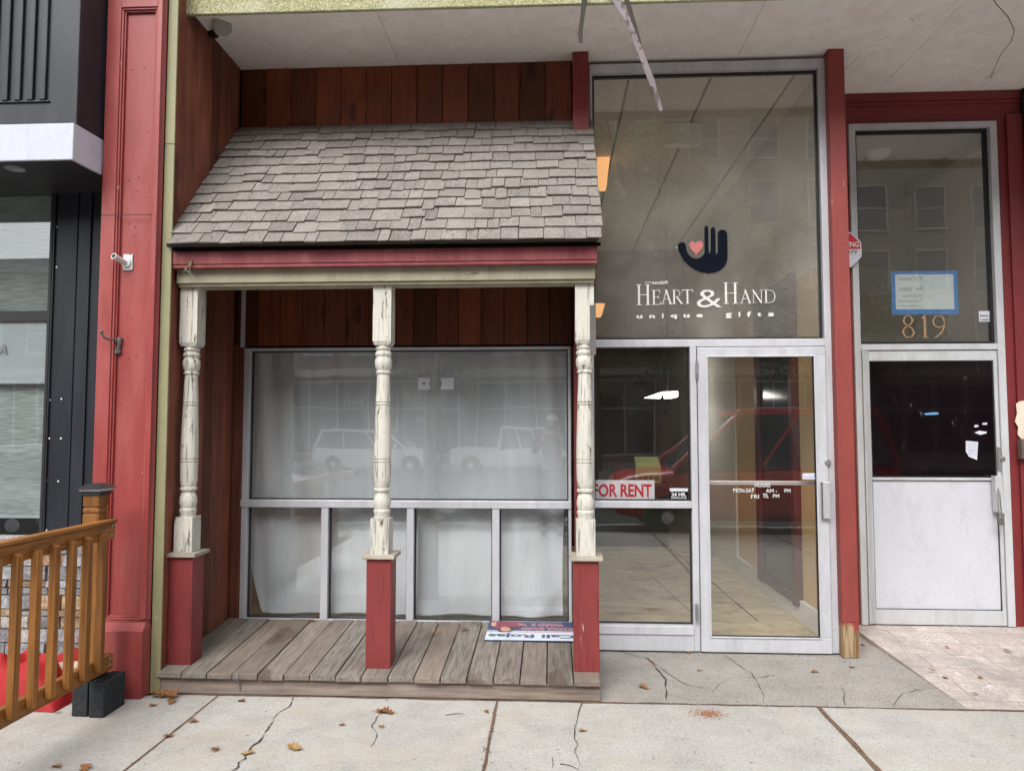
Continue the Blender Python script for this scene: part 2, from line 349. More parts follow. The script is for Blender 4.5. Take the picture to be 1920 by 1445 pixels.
def floor_mat():
    mt, t, b, o = base('stained_shop_floor'); setb(b, .35, 0, .4); v = coords(t, (1, 1.6, 1), False)
    n = noise(t, v, 1.6, 8, .7, 1.5); n2 = noise(t, v, 7, 6, .7, .8)
    c = ramp(t, n, [(.3, (.30, .23, .14)), (.45, (.58, .49, .33)), (.6, (.72, .63, .44)), (.75, (.80, .74, .58))])
    c = mix(t, ramp(t, n2, [(.5, 0), (.7, .6)]), c, (.20, .16, .10)); L(t, c, b.inputs['Base Color']); return mt
M_['floor'] = floor_mat()
def brick(name, c1, c2, mo, s=1):
    mt, t, b, o = base(name); setb(b, .9, 0, .2)
    tc = N(t, 'ShaderNodeTexCoord'); sx = N(t, 'ShaderNodeSeparateXYZ'); L(t, tc.outputs['Object'], sx.inputs[0]); cb = N(t, 'ShaderNodeCombineXYZ')
    ad = N(t, 'ShaderNodeMath', operation='ADD'); L(t, sx.outputs[0], ad.inputs[0]); L(t, sx.outputs[1], ad.inputs[1]); L(t, ad.outputs[0], cb.inputs[0]); L(t, sx.outputs[2], cb.inputs[1])
    br = N(t, 'ShaderNodeTexBrick'); L(t, cb.outputs[0], br.inputs['Vector'])
    for k, x in (('Scale', s), ('Mortar Size', .008), ('Brick Width', .22), ('Row Height', .075)): br.inputs[k].default_value = x
    br.inputs['Color1'].default_value = rgba(c1); br.inputs['Color2'].default_value = rgba(c2); br.inputs['Mortar'].default_value = rgba(mo)
    L(t, br.outputs[0], b.inputs['Base Color']); return mt
def stone_mat():
    mt, t, b, o = base('grey_and_tan_ledgestone'); setb(b, .85, 0, .25); v = coords(t)
    at = N(t, 'ShaderNodeAttribute', attribute_name='rnd')
    c = ramp(t, at.outputs['Fac'], [(0, (.26, .27, .29)), (.25, (.40, .42, .45)), (.45, (.50, .48, .44)), (.62, (.22, .23, .25)), (.78, (.46, .34, .20)), (.9, (.36, .22, .13)), (1, (.5, .42, .3))], 'CONSTANT')
    n = noise(t, v, 30, 8, .75, .6); c = mix(t, ramp(t, n, [(.4, .65), (.6, 0)]), c, (.1, .095, .09)); c = mix(t, ramp(t, n, [(.55, 0), (.75, .5)]), c, (.68, .64, .58))
    L(t, c, b.inputs['Base Color']); bump(t, b, n, 1.0, .012); return mt
M_['stone'] = stone_mat()
def shade_mat():
    mt, t, b, o = base('woven_shade_fabric'); setb(b, .9, 0, .1); n = noise(t, coords(t, (.05, 1, 1), False), 150, 2, .5)
    L(t, ramp(t, n, [(.38, (.27, .28, .27)), (.5, (.36, .375, .36)), (.62, (.45, .465, .445))]), b.inputs['Base Color']); return mt
M_['shade'] = shade_mat()
def leafmat(name, c1, c2, trans=0):
    mt, t, b, o = base(name); setb(b, .7, 0, .2); at = N(t, 'ShaderNodeAttribute', attribute_name='rnd')
    c = mix(t, at.outputs['Fac'], c1, c2); c = mix(t, ramp(t, noise(t, coords(t), 60, 4), [(.45, 0), (.7, .6)]), c, scl(c1, .5)); L(t, c, b.inputs['Base Color'])
    if trans:
        tl = N(t, 'ShaderNodeBsdfTranslucent'); L(t, c, tl.inputs[0]); mx = N(t, 'ShaderNodeMixShader'); mx.inputs[0].default_value = trans
        L(t, b.outputs[0], mx.inputs[1]); L(t, tl.outputs[0], mx.inputs[2]); L(t, mx.outputs[0], o.inputs[0])
    return mt
M_['leaf'] = leafmat('dry_oak_leaf', (.20, .08, .03), (.30, .14, .06))
M_['leaf_y'] = leafmat('yellow_dry_leaf', (.33, .19, .06), (.38, .24, .09))
M_['crown'] = leafmat('green_foliage', (.12, .16, .05), (.36, .34, .14), .5)
M_['bark'] = wood('tree_bark', ((.07, .055, .045), (.14, .11, .09)), 'Z', .9, 20, bmp=1)

# ---------------------------------------------------------------- lettering
def text(name, s, mat, parent, o, ux, uz, wid, hgt, bold=0, shear=0, thick=.0015, spacing=1, nrm=None):
    """letters on the plane through o (lower left), along ux, up uz; scaled to wid x hgt"""
    cu_ = bpy.data.curves.new('txt', 'FONT'); cu_.body = s; cu_.offset = bold; cu_.shear = shear; cu_.space_character = spacing; cu_.resolution_u = 3
    ob = bpy.data.objects.new('txt', cu_); C.objects.link(ob); dg = bpy.context.evaluated_depsgraph_get()
    me = bpy.data.meshes.new_from_object(ob.evaluated_get(dg)); bpy.data.objects.remove(ob); bpy.data.curves.remove(cu_)
    xs = [v.co.x for v in me.vertices]; ys = [v.co.y for v in me.vertices]
    x0, x1, y0, y1 = min(xs), max(xs), min(ys), max(ys); ux = Vector(ux).normalized(); uz = Vector(uz).normalized(); nn = ux.cross(uz)
    o = Vector(o)
    for v in me.vertices:
        a = (v.co.x - x0) / (x1 - x0) * wid; b_ = (v.co.y - y0) / (y1 - y0) * hgt
        v.co = o + ux * a + uz * b_ + nn * thick
    me.name = name; me.materials.clear()
    ob = link(name, me, mat, parent); return ob
SER = {   # strokes: (points, width); unit cap height
 'H': (.86, [([(.17,0),(.17,1)],.11), ([(.67,0),(.67,1)],.11), ([(.17,.5),(.67,.5)],.035), ([(.02,.015),(.32,.015)],.03), ([(.52,.015),(.82,.015)],.03), ([(.02,.985),(.32,.985)],.03), ([(.52,.985),(.82,.985)],.03)]),
 'E': (.70, [([(.17,0),(.17,1)],.12), ([(.02,.02),(.58,.02)],.04), ([(.02,.98),(.56,.98)],.04), ([(.17,.52),(.48,.52)],.04), ([(.56,.0),(.66,.2)],.05), ([(.54,1),(.58,.8)],.05), ([(.48,.42),(.48,.62)],.04)]),
 'A': (.84, [([(.12,.0),(.42,1.02)],.045), ([(.38,1.02),(.72,0)],.12), ([(.22,.34),(.60,.34)],.035), ([(.0,.015),(.25,.015)],.03), ([(.56,.015),(.86,.015)],.03)]),
 'R': (.78, [([(.17,0),(.17,1)],.12), ([(.02,.015),(.32,.015)],.03), ([(.02,.98),(.35,.98),(.5,.93),(.58,.82),(.58,.68),(.5,.56),(.35,.5),(.17,.5)],.06), ([(.36,.5),(.72,.0)],.11), ([(.66,.015),(.82,.015)],.03)]),
 'T': (.74, [([(.37,0),(.37,1)],.12), ([(.22,.015),(.52,.015)],.03), ([(.02,.97),(.72,.97)],.05), ([(.03,1),(.0,.78)],.04), ([(.71,1),(.74,.78)],.04)]),
 'N': (.88, [([(.16,0),(.16,1)],.045), ([(.12,1),(.72,0)],.12), ([(.72,0),(.72,1)],.045), ([(.02,.015),(.30,.015)],.03), ([(.0,.985),(.2,.985)],.03), ([(.58,.985),(.86,.985)],.03)]),
 'D': (.84, [([(.17,0),(.17,1)],.12), ([(.02,.98),(.4,.98),(.6,.92),(.72,.76),(.76,.5),(.72,.24),(.6,.08),(.4,.02),(.02,.02)],.07)]),
 '8': (.62, [([(.30,.54),(.16,.62),(.10,.76),(.16,.92),(.30,1.0),(.44,.92),(.50,.78),(.44,.64),(.30,.54),(.14,.44),(.06,.26),(.14,.08),(.30,.0),(.46,.06),(.55,.22),(.48,.40),(.30,.54)],.10)]),
 '1': (.40, [([(.22,0),(.22,1)],.12), ([(.08,.02),(.36,.02)],.04), ([(.08,.86),(.22,.97)],.06)]),
 '9': (.62, [([(.52,.72),(.48,.90),(.32,1.0),(.16,.94),(.07,.74),(.13,.54),(.30,.45),(.45,.52),(.52,.72),(.50,.45),(.38,.2),(.14,.0)],.10)]),
}
def serif(name, words, mat, parent):   # words: list of (char, x, z, width, height) on plane y
    mb = MB(); k = 0
    for ch, x, z, wd, hg, y in words:
        adv, st = SER[ch]
        for pts, w_ in st:
            pts = [Vector((x + a / adv * wd, 0, z + b * hg)) for a, b in pts]; po = []; wv = w_ * hg * .95
            closed = (pts[0] - pts[-1]).length < 1e-5
            for i in range(len(pts)):
                a = pts[max(i - 1, 0)]; c = pts[min(i + 1, len(pts) - 1)]
                if closed and i in (0, len(pts) - 1): a, c = pts[-2], pts[1]
                d = (c - a).normalized(); n_ = Vector((-d.z, 0, d.x))
                horiz = abs(d.x); ww = wv * (1 - .45 * horiz) if len(pts) > 2 else wv
                po.append((pts[i], n_ * ww / 2))
            k += 1; yy = y - (k % 12) * .00012
            vs = []; fs = []
            for p, n_ in po: vs += [Vector((p.x, yy, p.z)) + n_, Vector((p.x, yy, p.z)) - n_]
            for i in range(len(pts) - 1): fs.append((2*i, 2*i+1, 2*i+3, 2*i+2))
            mb.add(vs, fs)
    return mb.build(name, mat, parent)
XA, ZA, YA = Vector((1, 0, 0)), Vector((0, 0, 1)), Vector((0, 1, 0))
def tpx(name, s, mat, parent, x0, y0, x1, y1, Y, **kw):     # letters filling a photographed box on the plane at Y
    a = P(x0, y1, Y); b_ = P(x1, y0, Y); return text(name, s, mat, parent, a, XA, ZA, b_.x - a.x, b_.z - a.z, **kw)
def struct(o): o['kind'] = 'structure'; return o

# ================================================================ THE SETTING
YW = 5.30       # shop glass plane
mb = MB(); mb.box(-16, -2.33, -.42, 4.75, -.2, 0); mb.box(-2.33, 16, -.42, 4.29, -.2, 0)
sw = struct(mb.build('sidewalk', M_['sidewalk']))
jm = MB()
for x in (-3.6, -1.94, -.315, 1.475, 3.2): ribbon([(x + random.uniform(-.003, .003), y) for y in [(-.4 + i * .156) for i in range(31)]], .013 if x < 1 else .026, .003, .35, jm)
jm.build('expansion_joint', M_['joint'], sw)
jm = MB(); ribbon([(x, 4.283 + random.uniform(-.004, .004)) for x in [-2.33 + .09 * i for i in range(70)]], .016, .0035, .6, jm); jm.build('edge_joint', M_['joint'], sw)
cm = MB()
ribbon(jagged(G(550, 1308), G(505, 1362), 14, .012), .005, .004, .9, cm); ribbon(jagged(G(505, 1362), G(470, 1405), 10, .012), .009, .004, .9, cm); ribbon(jagged(G(470, 1405), G(430, 1450), 12, .012), .006, .004, .9, cm)
ribbon(jagged(G(1092, 1318), G(1085, 1445), 12, .02), .004, .004, .8, cm)
ribbon(jagged(G(715, 1330), G(690, 1400), 12, .02), .004, .004, .8, cm)
cm.build('crack', M_['crack'], sw)
mb = MB(); mb.box(.262, 2.29, 4.292, YW + .6, -.2, 0)
ap = struct(mb.build('concrete_apron', M_['apron']))
cm = MB()
def crk(pts, wd): 
    q = [G(*p) for p in pts]
    for a, b_ in zip(q[:-1], q[1:]): ribbon(jagged(a, b_, 7, .006), wd, .004, .7, cm)
crk([(1147, 1210), (1165, 1222), (1215, 1235), (1240, 1262), (1248, 1280), (1250, 1311)], .008)
crk([(1215, 1235), (1250, 1262), (1290, 1285), (1335, 1292)], .0035)
crk([(1335, 1298), (1370, 1272), (1440, 1270)], .0025); crk([(1360, 1230), (1410, 1262), (1425, 1290), (1432, 1316)], .0035)
crk([(1578, 1290), (1586, 1322)], .0035); crk([(1675, 1324), (1690, 1300), (1735, 1292), (1790, 1290)], .003)
crk([(1248, 1300), (1295, 1312)], .0025); crk([(1425, 1270), (1450, 1266)], .004)
cm.build('crack', M_['crack'], ap)
mb = MB(); mb.hexa([(2.291, 4.292, -.2), (5.5, 4.292, -.2), (5.5, 5.95, -.2), (2.291, 5.95, -.2), (2.291, 4.292, .0), (5.5, 4.292, 0), (5.5, 5.95, .037), (2.291, 5.95, .037)])
struct(mb.build('tiled_entry', M_['terrazzo']))
mb = MB(); mb.box(-60, 60, -.6, -.425, -.3, -.002); struct(mb.build('kerb', M_['apron'], bev=.01))
mb = MB(); mb.box(-60, 60, -19, -.605, -.4, -.15); road = struct(mb.build('road', M_['asphalt']))
mb = MB()
for y in (-6.6, -6.9): mb.box(-60, 60, y, y + .1, -.149, -.146)
mb.build('centre_line', plain('yellow_road_paint', (.55, .38, .05), .7), road)
mb = MB(); mb.box(-60, 60, -12.2, -12.1, -.149, -.146); mb.box(-60, 60, -2.6, -2.5, -.149, -.146); mb.build('lane_line', plain('white_road_paint', (.7, .7, .68), .7), road)
mb = MB(); mb.box(-60, 60, -22.5, -19.005, -.4, 0); struct(mb.build('far_sidewalk', M_['sidewalk']))
mb = MB(); mb.box(-200, 200, -200, 80, -.9, -.42); struct(mb.build('ground', M_['apron']))

# ================================================================ SHOP BUILDING (vacant shop)
shop = thing('shop_building', 'vacant shop front with tall aluminium windows, stained board siding and white soffit', 'building', (0, YW, 0))
SZ = 4.23; WX = -2.32
# soffit and stucco fascia
mb = MB(); xs = [WX + .002, -1.12, 1.35, 2.6, 3.85, 6.0]
for a, b_ in zip(xs[:-1], xs[1:]): mb.box(a + .0015, b_ - .0015, 4.452, 6.1, SZ, SZ + .02, r=random.random())
mb.box(WX, 6, 4.452, 6.1, SZ + .021, SZ + .3)
mb.build('soffit', M_['soffit'], shop)
zf = [P(345, 28, 4.42).z, P(1085, 10, 4.42).z]
xf = P(345, 20, 4.42).x
mb = MB(); mb.hexa([(xf, 4.42, zf[0]), (6, 4.42, zf[1] - .01), (6, 4.45, zf[1] - .01), (xf, 4.45, zf[0]), (xf, 4.42, 5.2), (6, 4.42, 5.2), (6, 4.45, 5.2), (xf, 4.45, 5.2)])
mb.build('fascia', M_['stucco'], shop, bev=.006)
# siding
def boards_x(mb, x0, x1, y, z0, z1, wd, th=.02, gap=.004):
    n = max(1, round((x1 - x0) / wd)); wd = (x1 - x0) / n
    for i in range(n): mb.box(x0 + i * wd + gap / 2, x0 + (i + 1) * wd - gap / 2, y + random.uniform(-.002, .002), y + th, z0, z1)
mb = MB(); boards_x(mb, WX + .007, .15, YW - .05, 3.6, SZ - .001, .197); boards_x(mb, WX + .007, .15, YW - .055, 2.15, 3.58, .16)
mb.build('board_siding', M_['board'], shop, bev=.003, seg=1)
mb = MB()
for k_ in range(26):
    for z_ in (3.98, 4.19): x_ = WX + .06 + k_ * .095 + random.uniform(-.008, .008); mb.lathe([(.004, 0), (.003, .0015)], 0, 0, 6, M=Matrix.Translation((x_, YW - .0525, z_ + random.uniform(-.01, .01))) @ Matrix.Rotation(PI / 2, 4, 'X'))
for k_ in range(30):
    x_ = WX + .05 + k_ * .081; mb.lathe([(.004, 0), (.003, .0015)], 0, 0, 6, M=Matrix.Translation((x_, YW - .0575, 2.18 + random.uniform(-.006, .006))) @ Matrix.Rotation(PI / 2, 4, 'X'))
nl = mb.build('siding_nails', M_['iron'], shop); nl['kind'] = 'stuff'
mb = MB(); mb.box(WX, .16, YW - .028, YW + .03, 2.14, SZ + .01); mb.build('siding_backing', M_['black_paint'], shop)
mb = MB(); y = 4.30; k = 0
for wdt in (.16, .15, .175, .135, .15, .14, .09):
    y2 = min(y + wdt, YW - .05); mb.box(WX - .02, WX + random.uniform(0, .005), y + .002, y2 - .002, .0, 5.0, r=[.75, .62, .9, .05, .5, .8, .3][k]); y = y2; k += 1
mb.build('side_board_siding', M_['side_board'], shop, bev=.003, seg=1)
mb = MB(); mb.box(WX - .06, WX - .022, 4.32, YW + .1, 0, 5.0); mb.build('siding_backing', M_['black_paint'], shop)
mb = MB(); mb.box(P(454, 600, 5.24).x, P(461, 600, 5.24).x, 5.22, 5.235, 2.14, 2.56); mb.build('corner_strip', M_['alu'], shop)
# posts
mb = MB(); mb.box(P(1074, 200, 5.12).x, P(1104, 200, 5.12).x, 5.12, 5.245, .02, SZ - .001); mb.build('red_post', M_['red_trim'], shop, bev=.004)
rpx0, rpx1 = P(1556, 600, 5.235).x + .012, P(1590, 600, 5.235).x
mb = MB(); mb.box(rpx0, rpx1, 5.18, 5.29, .24, SZ - .001); rp = mb.build('red_post', M_['red_worn'], shop, bev=.004)
mb = MB(); mb.box(rpx0 + .001, rpx1 - .001, 5.181, 5.289, 0.002, .2395); mb.build('worn_post_foot', M_['foot'], shop, bev=.004); shop.children[-1]['label'] = 'bare splintered foot where the red paint is gone'

def frame(mb, x0, x1, z0, z1, wd, y0, y1, sides='LRTB', wl=None, wr=None, wt=None, wb=None):
    wl = wl or wd; wr = wr or wd; wt = wt or wd; wb = wb or wd
    if 'T' in sides: mb.box(x0, x1, y0, y1, z1 - wt, z1)
    if 'B' in sides: mb.box(x0, x1, y0, y1, z0, z0 + wb)
    za = z0 + (wb if 'B' in sides else 0); zb = z1 - (wt if 'T' in sides else 0)
    if 'L' in sides: mb.box(x0, x0 + wl, y0, y1, za, zb)
    if 'R' in sides: mb.box(x1 - wr, x1, y0, y1, za, zb)
def gasket(mb, x0, x1, z0, z1, y=YW - .012, wd=.008):
    frame(mb, x0, x1, z0, z1, wd, y, y + .03)

# deck display window
dw = MB(); gk = MB(); gl = []
dx0, dx1 = P(455, 800, 5.25).x, .135; zt, zm1, zm0, zb = 2.135, P(600, 937, 5.25).z, P(600, 951, 5.25).z, .19
dw.box(dx0, dx1, 5.25, 5.34, zt - .02, zt + .0); dw.box(dx0, dx0 + .045, 5.252, 5.34, zb, zt - .02); dw.box(dx1 - .02, dx1, 5.252, 5.34, zb, zt - .02)
dw.box(dx0 - .01, dx1, 5.243, 5.34, zm0, zm1); dw.box(dx0, dx1, 5.25, 5.34, zb - .03, zb)
lows = [P(607.5, 1050, 5.25).x, P(768.5, 1050, 5.25).x, P(929.5, 1050, 5.25).x]
for x in lows: dw.box(x - .026, x + .026, 5.25, 5.34, zb, zm0)
dwo = dw.build('display_window_frame', M_['alu'], shop, bev=.003)
gasket(gk, dx0 + .045, dx1 - .02, zm1, zt - .02)
e = [dx0 + .045] + lows + [dx1 - .02]
for i in range(4):
    a = e[i] + (.026 if i else 0); b_ = e[i + 1] - (.026 if i < 3 else 0)
    gasket(gk, a, b_, zb, zm0); gl.append((a, b_, zb, zm0))
gk.build('gasket', M_['alu_dark'], dwo)
gl.append((dx0 + .045, dx1 - .02, zm1, zt - .02))
for a, b_, c, d in gl: MB().box(a, b_, YW, YW + .006, c, d).build('pane', M_['glass_deck'], dwo)

mb = MB(); mb.box(WX + .006, dx0 - .002, 5.236, 5.30, .15, 2.16, r=.3); mb.build('corner_board', M_['side_board'], shop)
# main shop window + transom
fx0, fx1 = P(1108, 640, 5.25).x, P(1565, 640, 5.25).x - .012
tz1 = P(1300, 121, 5.25).z; tz0 = P(1300, 650, 5.25).z
doorx0, doorx1 = P(1309, 900, 5.25).x, P(1560, 900, 5.25).x
fr = MB()
fr.box(fx0, fx1, 5.25, 5.36, tz1 - .05, tz1 + .02)
fr.box(fx1 - .055, fx1, 5.251, 5.36, .012, tz1 - .05)
fr.box(fx0, fx0 + .02, 5.251, 5.36, .05, tz1 - .05)
fr.box(fx0 + .02, fx1 - .055, 5.248, 5.36, P(1300, 650, 5.25).z, P(1300, 636, 5.25).z)
mz0, mz1 = P(1200, 952, 5.25).z, P(1200, 939, 5.25).z
fr.box(fx0 + .02, doorx0 - .045, 5.246, 5.36, mz0, mz1)
fr.box(doorx0 - .045, doorx0, 5.25, 5.36, .01, tz0)
sz1 = P(1200, 1171, 5.25).z
fr.box(fx0 + .02, doorx0 - .045, 5.23, 5.36, sz1 - .06, sz1); fr.box(fx0 + .02, doorx0 - .045, 5.24, 5.36, .012, sz1 - .06)
win = fr.build('shop_window_frame', M_['alu'], shop, bev=.003)
gk = MB(); gasket(gk, fx0 + .02, fx1 - .055, P(1300, 636, 5.25).z, tz1 - .05, wd=.016); gasket(gk, fx0 + .02, doorx0 - .045, mz1, tz0); gasket(gk, fx0 + .02, doorx0 - .045, sz1, mz0)
gk.build('gasket', M_['alu_dark'], win)
for a, b_, c, d in ((fx0 + .02, fx1 - .055, P(1300, 636, 5.25).z, tz1 - .05), (fx0 + .02, doorx0 - .045, mz1, tz0), (fx0 + .02, doorx0 - .045, sz1, mz0)):
    MB().box(a, b_, YW, YW + .006, c, d).build('pane', M_['glass_top'] if d > 3 else M_['glass'], win)
# shop door
dz0, dz1 = .012, tz0 - .006
dr = MB(); dA, dB = doorx0 + .004, fx1 - .06
frame(dr, dA, dB, dz0, dz1, .062, 5.235, 5.28, wb=.10, wt=.062, wr=.075)
frame(dr, dA + .058, dB - .07, dz0 + .096, dz1 - .058, .012, 5.228, 5.234)
door = dr.build('shop_door', M_['alu'], shop, bev=.003); door['label'] = 'aluminium framed glass door'
gk = MB(); gasket(gk, dA + .062, dB - .075, dz0 + .1, dz1 - .062, 5.236); gk.build('gasket', M_['alu_dark'], door)
MB().box(dA + .062, dB - .075, 5.255, 5.261, dz0 + .1, dz1 - .062).build('pane', M_['glass'], door)
mb = MB(); zp = P(1430, 908, 5.2).z
mb.box(dA + .055, dB - .06, 5.30, 5.325, zp - .012, zp + .018); mb.build('push_bar', M_['chrome'], door, bev=.004)
mb = MB(); hx = P(1549, 930, 5.2).x; mb.box(hx - .028, hx + .028, 5.20, 5.212, P(1549, 972, 5.2).z, P(1549, 903, 5.2).z); mb.box(hx - .028, hx - .018, 5.2, 5.236, P(1549, 972, 5.2).z, P(1549, 903, 5.2).z)
mb.build('pull_handle', M_['chrome'], door, bev=.003)
mb = MB(); c_ = P(1553, 866, 5.233); Mx = Matrix.Translation((c_.x - .004, 5.234, c_.z)) @ Matrix.Rotation(PI / 2, 4, 'X'); mb.lathe([(.022, 0), (.022, .006), (.018, .01), (.008, .011)], 0, 0, 24, M=Mx); mb.build('lock_cylinder', M_['steel'], door, smooth=True)
for py in (694, 1148):
    mb = MB(); c_ = P(1307, py, 5.225); 
    for k in range(3): mb.lathe([(.010, 0), (.010, .038)], c_.x, 5.228, 12, cz=c_.z - .06 + k * .04)
    mb.build('hinge', M_['steel'], door, smooth=True)

# lettering on the glass
TX = YW - .004
def zpt(x, y, Y=TX): return P(1170 + x / 6.194, 400 + y / 6.194, Y)
hand = [(625,390),(632,360),(655,340),(680,335),(705,345),(720,370),(722,410),(735,450),(760,490),(795,518),(840,527),(880,518),(915,490),(935,455),(934,170),(940,152),(956,143),(972,152),(978,170),(984,465),(1004,450),(1008,185),(1016,168),(1034,160),(1052,168),(1060,188),(1066,478),(1088,455),(1088,240),(1098,210),(1120,193),(1145,188),(1172,196),(1192,218),(1200,245),(1203,520),(1192,570),(1165,620),(1120,662),(1060,688),(980,696),(900,686),(820,655),(750,605),(695,545),(655,475),(632,430)]
def decal(name, pts, mat, parent, Y):
    me = bpy.data.meshes.new(name); q = [zpt(x, y, Y) for x, y in pts]; me.from_pydata([tuple(p) for p in q], [], [tuple(range(len(q)))]); return link(name, me, mat, parent)
decal('hand_emblem', hand, M_['navy_vinyl'], win, TX)
decal('heart_emblem', [(835,350),(850,328),(880,320),(905,330),(920,365),(912,400),(880,440),(845,470),(838,505),(826,465),(785,430),(762,390),(758,355),(775,330),(805,325),(825,340)], M_['pink_vinyl'], win, TX - .0015)
decal('beak_emblem', [(590,402),(618,388),(620,402)], M_['white_vinyl'], win, TX - .001)
wd = []
def sw_(ch, x0, x1, top, bot):
    a = zpt(x0, bot); b_ = zpt(x1, top); wd.append((ch, a.x, a.z, b_.x - a.x, b_.z - a.z, TX))
sw_('H', 140, 315, 825, 1065); sw_('E', 318, 440, 890, 1062); sw_('A', 430, 560, 888, 1055); sw_('R', 555, 680, 888, 1052); sw_('T', 675, 800, 884, 1050)
sw_('H', 1150, 1330, 803, 1050); sw_('A', 1345, 1480, 888, 1046); sw_('N', 1480, 1620, 888, 1042); sw_('D', 1622, 1765, 888, 1040)
serif('word_lettering', wd[:5], M_['white_vinyl'], win); serif('word_lettering', wd[5:], M_['white_vinyl'], win)
def tz(name, s, x0, y0, x1, y1, **kw):
    a = zpt(x0, y1); b_ = zpt(x1, y0); return text(name, s, M_['white_vinyl'], win, a, XA, ZA, b_.x - a.x, b_.z - a.z, **kw)
tz('lettering', '&', 845, 885, 1130, 1095, bold=-.005); tz('lettering', 'with', 330, 780, 510, 826, shear=.6, bold=.012)
a = zpt(245, 805); b_ = zpt(340, 797); MB().box(a.x, b_.x, TX - .001, TX, a.z, b_.z).build('lettering_flourish', M_['white_vinyl'], win)
for ch, x0, x1, y0, y1 in (('u', 145, 215, 1182, 1222), ('n', 293, 360, 1180, 1218), ('i', 440, 460, 1160, 1218), ('q', 538, 615, 1176, 1226), ('u', 690, 762, 1172, 1212), ('e', 838, 915, 1168, 1210), ('g', 1177, 1252, 1156, 1220), ('i', 1330, 1350, 1144, 1202), ('f', 1428, 1475, 1140, 1200), ('t', 1548, 1595, 1148, 1198), ('s', 1672, 1742, 1153, 1198)):
    tz('letter', ch, x0, y0, x1, y1, bold=.05)
DY = 5.252
for s, x0, x1, y0, y1 in (('HOURS', 1415, 1444, 905, 913), ('MON-SAT', 1375, 1414, 915, 923), ('AM -', 1436, 1457, 916, 923), ('PM', 1471, 1482, 916, 923), ('FRI', 1408, 1423, 927, 934), ('TIL', 1430, 1441, 925, 933), ('PM', 1449, 1461, 926, 933)):
    tpx('lettering', s, M_['white_vinyl'], door, x0, y0, x1, y1, DY, bold=.012)

# interior
IX0, IX1, IY1, CZ = -2.3, 1.97, 13.5, 4.16
mb = MB(); mb.box(IX0, IX1, 5.37, IY1, -.1, .028); mb.build('shop_floor', M_['floor'], shop)
mb = MB(); ribbon(jagged((1.62, 6.0), (1.50, 9.5), 12, .006), .010, .031, .4, mb); ribbon([(1.15, 6.2), (.95, 8.6)], .006, .031, .2, mb); mb.build('floor_crack', M_['crack'], shop)
mb = MB(); mb.box(IX1, IX1 + .1, 5.38, 8.0, 0, 2.749); mb.build('interior_side_wall', plain('tan_wall_paint', (.74, .53, .27), .7), shop)
mb = MB(); mb.box(IX1 - .02, IX1 + .1, 8.001, IY1, 0, 4.3); mb.box(IX1, IX1 + .1, 5.38, 8.0, 2.75, 4.3); mb.build('interior_upper_wall', plain('grey_wall_paint', (.78, .76, .69), .7), shop)
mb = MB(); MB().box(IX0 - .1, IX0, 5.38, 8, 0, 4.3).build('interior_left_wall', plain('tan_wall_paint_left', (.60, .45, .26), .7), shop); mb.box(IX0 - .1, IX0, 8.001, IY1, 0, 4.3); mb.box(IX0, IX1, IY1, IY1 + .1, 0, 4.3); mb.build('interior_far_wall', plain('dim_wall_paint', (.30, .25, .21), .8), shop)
mb = MB(); mb.box(IX1 - .03, IX1, 5.40, 8.0, .03, .20); mb.build('baseboard', plain('grey_baseboard', (.80, .80, .80), .6), shop, bev=.004)
mb = MB()
cxs = [IX1, P(1488, 150, 5.45).x, P(1332, 150, 5.45).x, P(1178, 150, 5.45).x]; cxs += [cxs[-1] - .61, cxs[-1] - 1.22, cxs[-1] - 1.83, cxs[-1] - 2.44, IX0]
cys = [5.38, 6.5, 7.8, 9.2, 10.5, 11.8, IY1]
for i in range(len(cxs) - 1):
    for j in range(len(cys) - 1):
        if cxs[i] - cxs[i + 1] > .03: mb.box(cxs[i + 1] + .011, cxs[i] - .011, cys[j] + .004, cys[j + 1] - .004, CZ, CZ + .012)
mb.build('interior_ceiling', plain('ceiling_panel', (.70, .66, .57), .7), shop)
mb = MB(); mb.box(IX0, IX1 + .1, 5.38, IY1, CZ + .013, CZ + .06); mb.build('ceiling_backing', plain('dark_gap', (.09, .06, .04), .8), shop)
# dark framed opening on the right wall
mb = MB(); Y0, Y1 = 6.03, 7.03
for y in (Y0, Y1): mb.box(IX1 - .06, IX1 + .0, y - .045, y + .045, .15, 2.80)
mb.box(IX1 - .055, IX1, Y0 + .046, Y1 - .046, 2.72, 2.79); mb.box(IX1 - .055, IX1, Y0 + .046, Y1 - .046, .16, .23)
mb.build('interior_door_frame', plain('dark_red_frame', (.085, .016, .014), .4), shop, bev=.004)
mb = MB(); mb.box(IX1 - .03, IX1 - .01, Y0 + .046, Y1 - .046, .23, 2.72); mb.build('interior_door_panel', plain('dark_glossy_panel', (.012, .012, .013), .12), shop)
# rear low ceiling and lights
mb = MB(); mb.box(IX0, IX1 - .05, 10.8, IY1, 2.9, CZ - .01); mb.build('rear_bulkhead', plain('dark_bulkhead', (.32, .28, .25), .8), shop)

